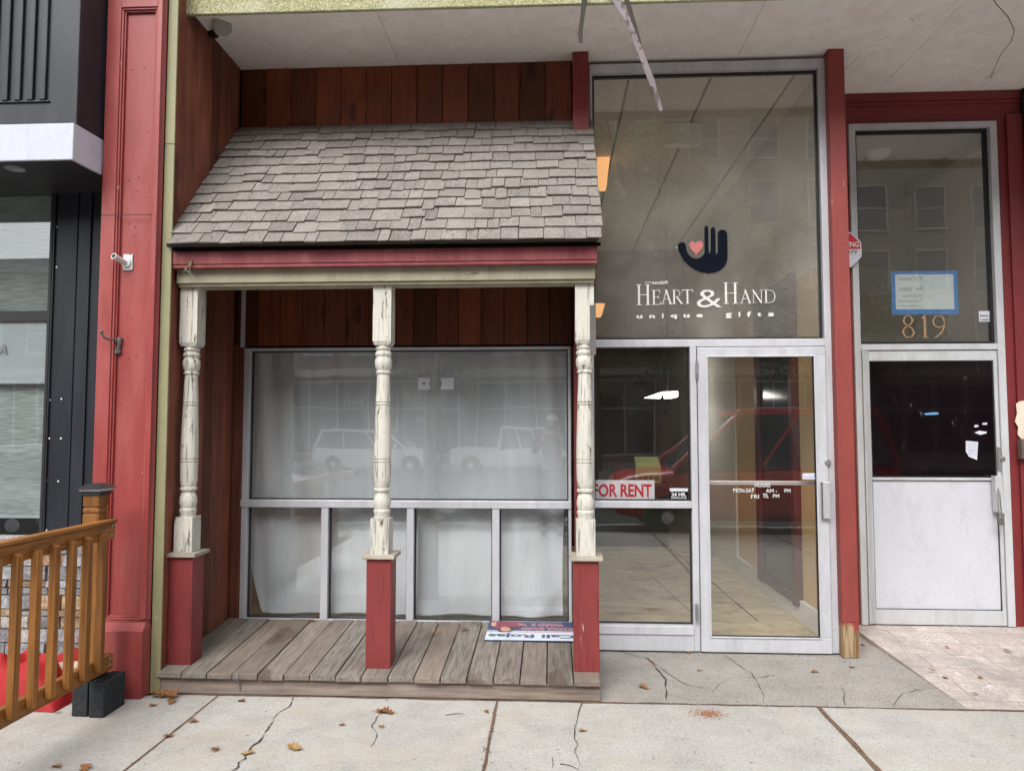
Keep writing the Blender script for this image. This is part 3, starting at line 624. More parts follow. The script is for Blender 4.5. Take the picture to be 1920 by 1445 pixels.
# things inside the shop
def single(o, label, cat, loc, group=None): tag(o, label, cat, group); return centre(o, loc)
a = P(1246, 270, 6.2); b_ = P(1317, 230, 6.2)
t_ = thing('emergency_light', 'blank beige box hanging from the ceiling behind the transom glass', 'ceiling box', ((a.x + b_.x) / 2, 6.25, a.z))
MB().box(a.x, b_.x, 6.2, 6.3, a.z, b_.z).build('housing', plain('beige_plastic', (.96, .95, .90), .5), t_, bev=.005)
MB().box(a.x + .1, b_.x - .1, 6.22, 6.28, b_.z, CZ - .002).build('bracket', M_['white_plastic'], t_)
warm = plain('warm_panel_glow', (.75, .36, .12), .5, emit=.55, ecol=(1, .5, .2))  # added glow: emissive wedges stand in for warm-lit walls inside the shop
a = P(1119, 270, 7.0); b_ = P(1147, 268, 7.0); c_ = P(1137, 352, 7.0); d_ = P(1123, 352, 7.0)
t_ = thing('added_glow_panel', 'tall added orange glow panel behind the transom beside the shingled roof', 'glow panel', (c_.x, 7, c_.z))
MB().prism([a, b_, c_, d_], (0, .12, 0)).build('glow_wedge', warm, t_, bev=.01); MB().tube([((a.x + b_.x) / 2, 7.06, a.z), ((a.x + b_.x) / 2, 7.06, CZ)], .003).build('cord', M_['black'], t_)  # wedge and cord are made up, the glow replaces a lit wall
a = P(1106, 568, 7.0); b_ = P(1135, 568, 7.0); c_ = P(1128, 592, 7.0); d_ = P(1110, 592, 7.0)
t_ = thing('added_glow_panel', 'small added orange glow panel just right of the metal plate on the porch post', 'glow panel', (c_.x, 7, c_.z))
MB().prism([a, b_, c_, d_], (0, .12, 0)).build('glow_wedge', warm, t_, bev=.01); MB().tube([((a.x + b_.x) / 2, 7.06, a.z), ((a.x + b_.x) / 2, 7.06, CZ)], .0025).build('cord', M_['black'], t_)  # second added glow wedge, cord made up as well
c_ = P(1240, 742, 9.2); t_ = thing('fluorescent_light', 'lit white fluorescent fixture deep inside behind the star cutouts', 'light fixture', (c_.x, 9.2, c_.z))
MB().hexa([(c_.x - .24, 9.0, c_.z - .035), (c_.x + .17, 9.0, c_.z - .02), (c_.x + .17, 9.5, c_.z - .02), (c_.x - .0, 9.5, c_.z - .02), (c_.x - .02, 9.0, c_.z + .04), (c_.x + .17, 9.0, c_.z + .045), (c_.x + .17, 9.5, c_.z + .05), (c_.x, 9.5, c_.z + .03)]).build('diffuser', plain('lit_tube', (.8, .9, .85), .5, emit=4.5, ecol=(1, .97, .9)), t_)
MB().tube([(c_.x + .08, 9.2, c_.z + .04), (c_.x + .08, 9.2, CZ)], .004).build('hanger', M_['black'], t_)
# work table with clutter
t_ = thing('shop_counter', 'long dark counter at the back of the shop behind the for rent sign', 'counter', (.6, 10, .03))
MB().box(-1.2, 1.55, 9.6, 10.3, .78, .82).build('countertop', plain('dark_table', (.05, .04, .035), .6), t_, bev=.004)
MB().box(-1.15, 1.5, 9.66, 10.25, .03, .779).build('counter_body', plain('dark_green_counter', (.035, .04, .028), .6), t_)
q = P(1215, 868, 9.85)
t_ = thing('cash_register', 'pale green cash register on the table behind the shop window', 'cash register', (q.x, 9.9, .82))
rx = q.x; mb = MB(); mb.box(rx - .17, rx + .17, 9.82, 10.12, .82, 1.05); mb.build('body', plain('pale_green_plastic', (.34, .40, .14), .5), t_, bev=.01)
mb = MB(); mb.hexa([(rx - .16, 9.84, 1.051), (rx + .16, 9.84, 1.051), (rx + .16, 10.06, 1.051), (rx - .16, 10.06, 1.051), (rx - .16, 9.86, 1.06), (rx + .16, 9.86, 1.06), (rx + .16, 10.06, 1.17), (rx - .16, 10.06, 1.17)]); mb.build('keyboard', plain('green_keys', (.42, .5, .2), .5), t_, bev=.006)
mb = MB()
for i in range(4): mb.box(rx - .14 + i * .073, rx - .08 + i * .073, 9.817, 9.824, .87, .93)
mb.build('keys', plain('dark_keys', (.10, .14, .04), .5), t_)
for i, (px, wd_, hh, col, lab) in enumerate(((1135, .2, .16, (.25, .25, .24), 'grey carton on the far left of the cluttered table'), (1160, .16, .24, (.12, .03, .03), 'dark red box between the grey carton and the register on the cluttered table'), (1254, .12, .28, (.04, .04, .045), 'dark upright box right of the green cash register'))):
    q = P(px, 870, 9.9); mb = MB(); mb.box(q.x - wd_ / 2, q.x + wd_ / 2, 9.8, 10.0, .822, .822 + hh); mb.prism([(q.x - wd_ / 2, 9.78, .822 + hh), (q.x + wd_ / 2, 9.78, .822 + hh), (q.x + wd_ / 2, 9.75, .822 + hh * 1.2), (q.x - wd_ / 2, 9.75, .822 + hh * 1.2)], (0, .004, 0))
    single(mb.build('box', plain('carton_%s' % 'abc'[i], col, .7), bev=.004), lab, 'box', (q.x, 9.9, .822))
q = P(1512, 562, 7.2); t_ = thing('security_camera', 'small white security camera mounted inside near the upper right of the transom', 'camera', (1.95, 7.2, q.z))
mb = MB(); mb.tube([(1.96, 7.2, q.z + .03), (1.88, 7.18, q.z + .02), (1.85, 7.15, q.z)], .012); mb.build('bracket', M_['white_plastic'], t_, smooth=True)
MB().tube([(1.86, 7.2, q.z + .01), (1.78, 7.05, q.z - .04)], .035, 16).build('body', M_['white_plastic'], t_, smooth=True)

# paper curtain behind the deck window
def curtain():
    mb = MB(); vs = []; fs = []; nx, nz = 150, 70
    for j in range(nz + 1):
        z = .20 + (2.13 - .20) * j / nz
        tt = j / nz
        left = P(468, 800, 5.42).x + (.0 if z > .95 else (.95 - z) ** 2 * .24 + (.0))
        right = P(1066, 800, 5.42).x - .02 * math.sin(tt * 5 + 1) - (.03 if z < 1 else 0)
        for i in range(nx + 1):
            s_ = i / nx; x = left + (right - left) * s_
            y = 5.385 + .020 * math.sin(x * 7.3 + .9 * math.sin(z * 2.1)) + .013 * math.sin(x * 17 + z * 2.3) + .010 * abs(math.sin(x * 4.7 + z * 1.9 + math.sin(z * 4))) + .008 * abs(math.sin(x * 2.9 - z * 2.7 + 1)) + .006 * math.sin(x * 41 + 3 * z) * (0.4 + tt) + .012 * math.exp(-((x + .25 + .1 * z) / .03) ** 2) + .02 * math.exp(-((z - .28 - .25 * math.sin(x * 3)) / .06) ** 2) * math.sin(x * 9)
            dz = -.012 * abs(math.sin(x * 2.6 + .8)) * (tt ** 6)
            vs.append((x, y, z + dz))
    for j in range(nz):
        for i in range(nx):
            a_ = j * (nx + 1) + i; fs.append((a_, a_ + 1, a_ + nx + 2, a_ + nx + 1))
    mb.add(vs, fs, .5); 
    mt, t, b, o = base('frosted_plastic_sheet'); setb(b, .32, 0, .6); v = coords(t, (1, 1, .4), False)
    n = noise(t, v, 3, 6, .65, .6); c = mix(t, n, (.70, .74, .78), (.84, .87, .90)); c = mix(t, ramp(t, noise(t, coords(t, (1, 1, .12), False), 14, 7, .72, .5), [(.55, 0), (.70, .7)]), c, (.88, .90, .93)); c = mix(t, ramp(t, noise(t, coords(t, (1, 1, .2), False), 2.2, 3, .6), [(.42, .5), (.58, 0)]), c, (.58, .61, .64))
    L(t, c, b.inputs['Base Color']); bump(t, b, noise(t, v, 9, 4, .6, 1.5), .5, .02)
    tl = N(t, 'ShaderNodeBsdfTranslucent'); tl.inputs[0].default_value = (.6, .62, .64, 1); mx = N(t, 'ShaderNodeMixShader'); mx.inputs[0].default_value = .12
    L(t, b.outputs[0], mx.inputs[1]); L(t, tl.outputs[0], mx.inputs[2]); L(t, mx.outputs[0], o.inputs[0])
    return mb.build('plastic_sheet', mt, smooth=True)
o_ = curtain(); single(o_, 'wrinkled grey white plastic sheet hung behind the porch display window', 'plastic sheet', (-1.1, 5.375, .2))
q = P(1070, 885, 5.38); mb = MB(); mb.box(q.x - .012, q.x + .02, 5.36, 5.385, q.z - .05, q.z + .09); single(mb.build('door_latch', M_['black'], bev=.004), 'black latch at the right edge of the porch window behind the plastic sheet', 'latch', (q.x, 5.37, q.z - .05))

# notices and stickers on the shop glass
def scrap(name, px0, px1, py0, py1, Y, notchside, label):
    a = P(px0, py1, Y); b_ = P(px1, py0, Y); w_, h_ = b_.x - a.x, b_.z - a.z
    pts = [(0, 0), (1, 0), (1, .3), (.93, .36), (.88, .5), (.93, .62), (1, .7), (1, 1), (.65, 1), (.58, .94), (.5, 1), (0, 1)]
    if notchside < 0: pts = [(1 - x, y) for x, y in pts][::-1]
    mb = MB(); mb.prism([(a.x + x * w_, Y, a.z + y * h_) for x, y in pts], (0, .0012, 0))
    o = mb.build(name, M_['paper']); return single(o, label, 'paper', (a.x + w_ / 2, Y, a.z))
o_ = scrap('paper_note', 784, 806, 708, 730, YW - .004, 1, 'left white paper scrap with a dark smudge taped high on the porch window')
q = P(795, 719, YW - .0062); MB().lathe([(.008, 0), (.006, .0006)], 0, 0, 12, M=Matrix.Translation((q.x, q.y + .0008, q.z)) @ Matrix.Rotation(PI / 2, 4, 'X')).build('smudge', M_['navy_vinyl'], o_)
scrap('paper_note', 826, 851, 708, 730, YW - .004, -1, 'right blank white paper scrap taped high on the porch window')
# for rent sign
Y = 5.33; a = P(1098, 938, Y); b_ = P(1227, 900, Y)
t_ = thing('rent_sign', 'white FOR RENT sign with red letters standing inside the window beside the porch post', 'sign', ((a.x + b_.x) / 2, Y, a.z))
MB().box(a.x, b_.x, Y, Y + .004, a.z, b_.z).build('board', plain('pale_blue_white_board', (.66, .72, .80), .4), t_)
tpx('lettering', 'FOR RENT', M_['sign_red'], t_, 1112, 907, 1222, 931, Y - .001, bold=.03)
for px, py in ((1108, 904), (1216, 904), (1108, 934), (1216, 934)): q = P(px, py, Y); MB().box(q.x - .003, q.x + .003, Y - .002, Y, q.z - .003, q.z + .003).build('rivet', M_['black'], t_)
a = P(1256, 936, YW - .004); b_ = P(1290, 915, YW - .004)
t_ = thing('surveillance_sticker', 'black and white 24 hour surveillance sticker in the lower corner of the shop window', 'sticker', (a.x, YW - .004, a.z))
MB().box(a.x, b_.x, YW - .004, YW - .001, a.z, b_.z).build('sticker_face', M_['navy_vinyl'], t_); MB().box(a.x, b_.x, YW - .0048, YW - .0042, a.z + (b_.z - a.z) * .72, b_.z).build('sticker_band', M_['paper'], t_)
tpx('lettering', '24 HR.', M_['white_vinyl'], t_, 1259, 923, 1287, 930, YW - .0045, bold=.03); tpx('lettering', 'SURVEILLANCE', M_['white_vinyl'], t_, 1258, 931.5, 1287, 934.5, YW - .0045, bold=.02)
a = P(1505, 898, 5.25); b_ = P(1540, 887, 5.25)
t_ = thing('security_sticker', 'small white and blue security company sticker above the push bar of the glass door', 'sticker', (a.x, 5.25, a.z))
MB().box(a.x, b_.x, 5.25, 5.253, a.z, b_.z).build('sticker_face', M_['paper'], t_)
aa = P(1527, 896.3, 5.249); bb = P(1538.5, 888.5, 5.249); MB().box(aa.x, bb.x, 5.2488, 5.2496, aa.z, bb.z).build('sticker_logo', plain('sticker_blue', (.05, .16, .35), .5), t_)
tpx('lettering', 'ADT', M_['white_vinyl'], t_, 1528, 890, 1538, 895, 5.248, bold=.02, shear=.2); tpx('lettering', 'secured by', plain('sticker_ink', (.03, .08, .2), .5), t_, 1507, 892.5, 1525, 895.5, 5.249)
# stars
for px, py, rr, rot, lab in ((1201, 720, .062, 8, 'black star cutout, highest of the three inside the shop window'), (1242, 757, .070, 0, 'black star cutout in front of the lit fluorescent light'), (1198, 772, .062, -14, 'black star cutout, lowest of the three inside the shop window')):
    q = P(px, py, 5.40); pts = []
    for k in range(10):
        a_ = PI / 2 + k * PI / 5 + R(rot); r_ = rr * (1 if k % 2 == 0 else .4) * (1.25 if k in (4, 6) else 1); pts.append((q.x + math.cos(a_) * r_ * .85, 5.40, q.z + math.sin(a_) * r_ * 1.2))
    mb = MB(); mb.prism(pts, (0, .008, 0)); mb.tube([(q.x, 5.404, q.z + rr), (q.x, 5.404, CZ - .001)], .0006, 4); single(mb.build('hanging_star', M_['black_paint']), lab, 'star decoration', (q.x, 5.4, q.z), 'black stars hanging in the shop window')

# ================================================================ ENTRANCE 819
YE = 5.95
en = thing('entrance_building', 'narrow dark red entrance bay with house number 819 over a metal clad door', 'building', (3.0, YE, .037))
ex0, ex1 = P(1600, 700, YE - .02).x, P(1881, 700, YE - .02).x; ez0, ez1 = .042, P(1735, 233, YE - .02).z
mb = MB(); mb.box(2.08, ex0, YE - .03, YE + .1, .03, SZ - .001); mb.box(ex1, 3.72, YE - .03, YE + .1, .03, SZ - .001); mb.box(ex0, ex1, YE - .03, YE + .1, ez1, SZ - .001)
mb.build('red_surround', M_['red_trim'], en)
mb = MB(); mb.box(2.08, 3.72, YE - .05, YE - .031, SZ - .07, SZ - .002); mb.box(2.08, 3.72, YE - .042, YE - .031, SZ - .10, SZ - .071); mb.build('header_moulding', M_['red_trim'], en, bev=.006)
fr = MB(); tzb, tzt = P(1740, 657, YE).z, P(1740, 646, YE).z
fr.box(ex0, ex1, YE - .06, YE + .05, ez1 - .045, ez1); fr.box(ex0, ex0 + .05, YE - .06, YE + .05, ez0, ez1 - .045); fr.box(ex1 - .055, ex1, YE - .06, YE + .05, ez0, ez1 - .045)
fr.box(ex0 + .05, ex1 - .055, YE - .058, YE + .05, tzb, tzt)
ef = fr.build('door_frame', M_['alu_door'], en, bev=.003)
gk = MB(); frame(gk, ex0 + .05, ex1 - .055, tzt, ez1 - .045, .022, YE - .02, YE + .02); gk.build('gasket', M_['alu_dark'], ef)
MB().box(ex0 + .05, ex1 - .055, YE, YE + .006, tzt, ez1 - .045).build('pane', glass('entry_glass', .11, (.98, .98, .97), .04), ef)
mb = MB()
for k in range(4): mb.box(ex0 + .052 + k * .014, ex0 + .062 + k * .014, YE - .075 + k * .006, YE - .0, ez0 + .01, tzb - .002)
mb.build('hinge_strips', M_['alu_door'], ef, bev=.002)
lx0, lx1, lz0, lz1 = ex0 + .11, ex1 - .058, ez0 + .004, tzb - .004
ld = MB(); gx0, gx1 = P(1632, 780, YE - .04).x, P(1866, 780, YE - .04).x; gz0, gz1 = P(1750, 895, YE - .04).z, P(1750, 676, YE - .04).z; pz0 = P(1750, 1143, YE - .04).z
ld.box(lx0, lx1, YE - .045, YE, gz1, lz1); ld.box(lx0, gx0, YE - .045, YE, lz0, gz1); ld.box(gx1, lx1, YE - .045, YE, lz0, gz1); ld.box(gx0, gx1, YE - .045, YE, lz0, pz0); ld.box(gx0, gx1, YE - .045, YE, gz0 - .02, gz0)
leaf_ = ld.build('entrance_door', M_['alu_door'], en, bev=.004); leaf_['label'] = 'metal door with dark upper glass and white lower panel'
mb = MB(); mb.box(gx0, gx1, YE - .03, YE - .01, pz0, gz0 - .02)
mb.build('lower_panel', paint('white_panel_paint', (.52, .53, .58), .35, .04, chips=(.33, .32, .32), chip_t=.74, bmp=.04), leaf_)
mb = MB(); frame(mb, gx0, gx1, pz0, gz0 - .02, .006, YE - .036, YE - .031); mb.build('panel_bead', M_['alu_dark'], leaf_)
mt, t, b, o = base('black_tinted_glass'); setb(b, .05, 0, .6); b.inputs['Base Color'].default_value = (.01, .004, .005, 1)
n_ = noise(t, coords(t, (1, 1, .4), False), 9, 8, .75, .8); L(t, ramp(t, n_, [(.5, (.005, .0025, .0035)), (.64, (.009, .005, .006)), (.69, (.12, .11, .11))]), b.inputs['Base Color'])
MB().box(gx0, gx1, YE - .03, YE - .012, gz0, gz1).build('pane', mt, leaf_)
mb = MB(); frame(mb, gx0, gx1, gz0, gz1, .01, YE - .034, YE - .0305); mb.build('gasket', M_['alu_dark'], leaf_)
a = P(1871, 882, YE - .05); b_ = P(1889, 838, YE - .05); mb = MB(); mb.box(a.x, b_.x, YE - .055, YE - .046, a.z, b_.z); lp = mb.build('lock_plate', M_['steel'], leaf_, bev=.002)
q = P(1879, 860, YE - .055); MB().lathe([(.018, 0), (.018, .012), (.01, .014)], 0, 0, 20, M=Matrix.Translation((q.x, YE - .055, q.z)) @ Matrix.Rotation(PI / 2, 4, 'X')).build('lock_cylinder', M_['steel'], leaf_, smooth=True)
a = P(1868, 960, YE - .09); b_ = P(1883, 892, YE - .09); mb = MB(); mb.hexa([(a.x, YE - .1, a.z), (a.x + .06, YE - .1, a.z - .01), (a.x + .06, YE - .046, a.z - .01), (a.x, YE - .046, a.z), (a.x - .005, YE - .1, b_.z), (a.x + .05, YE - .1, b_.z), (a.x + .05, YE - .046, b_.z), (a.x - .005, YE - .046, b_.z)]); mb.build('pull_handle', M_['alu_door'], leaf_, bev=.004)
# padlock
q = P(1876, 975, YE - .12); t_ = thing('padlock', 'dark padlock hanging from the pull handle of the white metal door', 'padlock', (q.x, q.y, q.z - .03))
MB().box(q.x - .022, q.x + .022, YE - .135, YE - .112, q.z - .035, q.z + .02).build('lock_body', M_['iron'], t_, bev=.004)
MB().tube([(q.x - .014 + .0, YE - .123, q.z + .018), (q.x - .016, YE - .123, q.z + .20), (q.x - .010, YE - .122, q.z + .24), (q.x, YE - .121, q.z + .2), (q.x + .010, YE - .123, q.z + .018)], .004).build('shackle', M_['steel'], t_, smooth=True)
# numbers
wd = []
for ch, x0, x1 in (('8', 1691, 1716), ('1', 1726, 1741), ('9', 1747, 1775)):
    a = P(x0, 633, YE - .006); b_ = P(x1, 591, YE - .006); wd.append((ch, a.x, a.z, b_.x - a.x, b_.z - a.z, YE - .004))
nb = serif('house_number', wd, M_['gold'], ef)
# taped papers
a = P(1673, 590, YE + .01); b_ = P(1795, 507, YE + .01); YT = YE + .012
t_ = thing('taped_notice', 'two white sheets taped with blue tape inside the glass above number 819', 'notice', (a.x, YT, a.z))
MB().box(a.x, b_.x, YT, YT + .002, a.z, b_.z).build('blue_tape', plain('blue_tape', (.02, .18, .50), .6), t_)
for x0, x1 in ((1680, 1731.5), (1733, 1787)):
    aa = P(x0, 580, YT); bb = P(x1, 514, YT); s_ = MB().box(aa.x, bb.x, YT - .002, YT - .0005, aa.z, bb.z).build('sheet', plain('bluish_paper', (.60, .68, .70), .8), t_)
def mirrored(s, x0, y0, x1, y1):
    a = P(x0, y1, YT - .003); b_ = P(x1, y0, YT - .003)
    o = text('handwriting', s, plain('pencil_ink', (.25, .30, .33), .8), t_, (a.x, YT - .003, a.z), XA, ZA, b_.x - a.x, b_.z - a.z, shear=.1, thick=0)
    lo = a.x - origin[t_].x; hi = b_.x - origin[t_].x
    for v in o.data.vertices: v.co.x = lo + hi - v.co.x
for s, x0, y0, x1, y1 in (('To apply', 1683, 519, 1729, 527), ('for  store', 1687, 536, 1729, 546), ('on 2 book', 1692, 550, 1730, 557), ('Tomorrow', 1684, 560, 1730, 567), ('suspicion', 1683, 571, 1728, 577)): mirrored(s, x0, y0, x1, y1)
a = P(1836, 603, YE - .005); b_ = P(1866, 583, YE - .005)
t_ = thing('camera_sticker', 'small white security cameras in use sticker at the right edge of the 819 glass', 'sticker', (a.x, YE - .005, a.z))
MB().box(a.x, b_.x, YE - .005, YE - .001, a.z, b_.z).build('sticker_face', M_['paper'], t_)
tpx('lettering', 'Security', M_['black_paint'], t_, 1838, 589, 1852, 595, YE - .0055, bold=.012); tpx('lettering', 'Cameras In Use', M_['black_paint'], t_, 1838, 596.5, 1864, 601, YE - .0055, bold=.01)
aa = P(1855, 595, YE - .006); bb = P(1862, 591, YE - .006); MB().box(aa.x, bb.x, YE - .0062, YE - .0053, aa.z, bb.z).build('camera_icon', M_['black_paint'], t_)
# torn notice on the black glass
t_q = [P(1811, 826, YE - .034), P(1834, 828, YE - .034), P(1832, 862, YE - .034), P(1817, 856, YE - .034), P(1811, 846, YE - .034)]
t_ = thing('torn_notice', 'small crooked printed notice stuck on the black door glass', 'notice', t_q[3])
mb = MB(); mb.prism(t_q, (0, .001, 0)); mb.build('sheet', M_['paper'], t_)
for k in range(6): tpx('lettering', ['notice of posting', 'please be advised', 'keep door closed', 'at all times as', 'required here', 'thank you'][k], plain('print_ink', (.1, .1, .2), .6), t_, 1814, 829 + k * 4.2, 1831, 831 + k * 4.2, YE - .0355)
for pts, lab in (([(1826, 799), (1829, 796), (1835, 797), (1834, 800), (1828, 801)], 'upper white tape scrap near the right edge of the black door glass'), ([(1827, 811), (1836, 807), (1850, 809), (1850, 812), (1838, 815)], 'long white tape scrap just above the printed notice on the black door glass'), ([(1842, 793), (1851, 792), (1851, 796), (1842, 796)], 'small square tape scrap highest on the black door glass')):
    mb = MB(); mb.prism([P(x, y, YE - .033) for x, y in pts], (0, .001, 0)); o_ = mb.build('tape_scrap', M_['paper']); single(o_, lab, 'tape', P(*pts[0], YE - .033))
mb = MB(); mb.prism([P(x, y, YE - .033) for x, y in ((1732, 775), (1745, 773), (1760, 773), (1759, 777), (1736, 778))], (0, .001, 0)); single(mb.build('tape_scrap', plain('blue_scrap', (.12, .30, .55), .5)), 'thin blue tape scrap in the middle of the black door glass', 'tape', P(1745, 777, YE - .033))
# warning sign on the red jamb
YS = YE - .09; cx_, cz_ = P(1582, 468, YS).x, P(1583, 468, YS).z; rr = .148
pts = [(cx_ + math.cos(a_) * rr, cz_ + math.sin(a_) * rr * 1.02) for a_ in [R(22.5 + 45 * k) for k in range(8)]]
t_ = thing('warning_sign', 'red and white octagonal warning sign half hidden behind the worn red post', 'sign', (cx_, YS, cz_ - rr))
mb = MB(); mb.prism([(x, YS, z) for x, z in pts], (0, .004, 0)); mb.build('plate', M_['paper'], t_)
def clip(z0, z1, k):
    out = []; r2 = rr * k
    P8 = [(cx_ + math.cos(R(22.5 + 45 * i)) * r2, cz_ + math.sin(R(22.5 + 45 * i)) * r2 * 1.02) for i in range(8)]
    P8 = [p for p in P8]
    def xw(z):
        zz = abs(z - cz_) / 1.02; s_ = r2 * math.sin(R(22.5)); c2 = r2 * math.cos(R(22.5))
        return c2 if zz <= s_ else c2 - (zz - s_)
    return [(cx_ - xw(z0), z0), (cx_ + xw(z0), z0), (cx_ + xw(max(z0, cz_ + r2 * math.sin(R(22.5)) * 1.02)), max(z0, cz_ + r2 * math.sin(R(22.5)) * 1.02)), (cx_ + xw(z1), z1), (cx_ - xw(z1), z1), (cx_ - xw(max(z0, cz_ + r2 * math.sin(R(22.5)) * 1.02)), max(z0, cz_ + r2 * math.sin(R(22.5)) * 1.02))]
mb = MB(); mb.prism([(x, YS - .0012, z) for x, z in clip(cz_ + .003, cz_ + rr * .85, .93)], (0, .001, 0)); mb.build('red_field', M_['sign_red'], t_)
text('lettering', 'WARNING', M_['white_vinyl'], t_, (cx_ - .118, YS - .002, cz_ + .018), XA, ZA, .236, .045, bold=.02)
text('lettering', 'PROPERTY', M_['navy_vinyl'], t_, (cx_ - .105, YS - .002, cz_ - .035), XA, ZA, .21, .026, bold=.01); text('lettering', 'E', M_['navy_vinyl'], t_, (cx_ + .0, YS - .002, cz_ - .08), XA, ZA, .02, .026, bold=.01)
MB().tube([(cx_ - .02, YS + .005, cz_ - rr * .9), (cx_ - .02, YS + .005, .04)], .008).build('stake', M_['steel'], t_)
# 819 hallway
mb = MB(); mb.box(2.36, 2.39, YE + .06, 7.7, 0, 4.2); mb.box(3.60, 3.66, YE + .06, 7.7, 0, 4.2); mb.box(2.39, 3.6, 7.6, 7.7, 0, 4.2); mb.build('hall_walls', plain('hall_wall_paint', (.80, .74, .65), .7), en)
mb = MB(); mb.box(2.3, 3.7, YE + .06, 7.7, 4.0, 4.1); mb.box(2.39, 3.6, 7.54, 7.599, 3.78, 4.0); mb.box(2.39, 2.43, YE + .06, 7.53, 3.88, 4.0); mb.box(3.56, 3.6, YE + .06, 7.53, 3.88, 4.0); mb.build('hall_ceiling', plain('hall_ceiling_paint', (.55, .51, .46), .7), en, bev=.01)
mb = MB(); mb.box(2.3, 3.7, YE + .06, 7.7, -.02, .04); mb.build('hall_floor', M_['floor'], en)
q = P(1645, 283, 6.6); t_ = thing('ceiling_globe', 'round white glass ceiling light behind the glass above door 819', 'ceiling light', (q.x, 6.6, q.z + .1))
mb = MB(); mb.lathe([(.02, -.085), (.07, -.07), (.11, -.03), (.122, .01), (.118, .03)], q.x, 6.6, 32, cz=q.z); mb.build('globe', plain('milk_glass', (.95, .94, .90), .3), t_, smooth=True)
mb = MB(); mb.lathe([(.125, .028), (.125, .045), (.06, .05), (.06, 4.0 - q.z)], q.x, 6.6, 32, cz=q.z); mb.build('fitting', plain('brown_fitting', (.25, .15, .10), .5), t_, smooth=True)
# right-hand neighbour
nb_ = thing('right_building', 'dark edge of the next building at the far right of the red entrance', 'building', (4.2, 5.7, 0))
mb = MB(); mb.box(3.722, 6, 5.86, 6.2, 0, SZ - .002); mb.build('wall', M_['black'], nb_)
mb = MB(); mb.box(3.60, 3.719, YE - .055, YE - .031, .04, SZ - .2); mb.build('red_edge_board', M_['red_trim'], nb_, bev=.003)
# peeled patch and box
pk = [(1905, 757), (1912, 752), (1925, 750), (1930, 820), (1916, 823), (1908, 815), (1909, 800), (1903, 790), (1907, 775)]
mb = MB(); mb.prism([P(x, y, YE - .0565) for x, y in pk], (0, .001, 0)); mb.build('peeled_paint_patch', plain('exposed_plaster', (.62, .55, .45), .8), nb_)
a = P(1912, 860, YE - .08); t_ = thing('electrical_box', 'brown metal box fixed at the far right beside door 819', 'electrical box', (a.x + .05, YE - .07, a.z))
MB().box(a.x, a.x + .14, YE - .11, YE - .056, a.z, a.z + .15).build('box_body', plain('brown_box', (.12, .09, .075), .5), t_, bev=.004); MB().box(a.x + .01, a.x + .13, YE - .115, YE - .111, a.z + .01, a.z + .14).build('cover', plain('brown_cover', (.15, .11, .09), .5), t_, bev=.002)

# ================================================================ PORCH
porch = thing('porch', 'small timber porch with shingled roof, three turned white posts and a grey plank deck', 'porch', (-1.0, 4.3, 0))
def dz(y): return .128 + (y - 4.27) * .07
mb = MB(); x = WX + .004; n = 17; wd_ = (.27 - x) / n
for i in range(n):
    j = random.uniform(-.006, .006); h = random.uniform(-.003, .003); y0 = 4.265 + j; y1 = 5.235
    a, b_ = x + i * wd_ + .003, x + (i + 1) * wd_ - .003
    mb.hexa([(a, y0, dz(y0) - .032), (b_, y0, dz(y0) - .032), (b_, y1, dz(y1) - .032), (a, y1, dz(y1) - .032), (a, y0, dz(y0) + h), (b_, y0, dz(y0) + h), (b_, y1, dz(y1) + h), (a, y1, dz(y1) + h)])
mb.build('deck_boards', M_['deck'], porch, bev=.004)
mb = MB(); mb.box(WX - .015, .268, 4.295, 4.325, .004, dz(4.3) - .034); mb.build('riser_board', M_['riser'], porch, bev=.003)
mb = MB(); mb.box(.24, .268, 4.326, 5.23, .004, .09); mb.box(WX + .002, .239, 4.34, 5.2, .01, .085); mb.build('deck_frame', M_['crack'], porch)
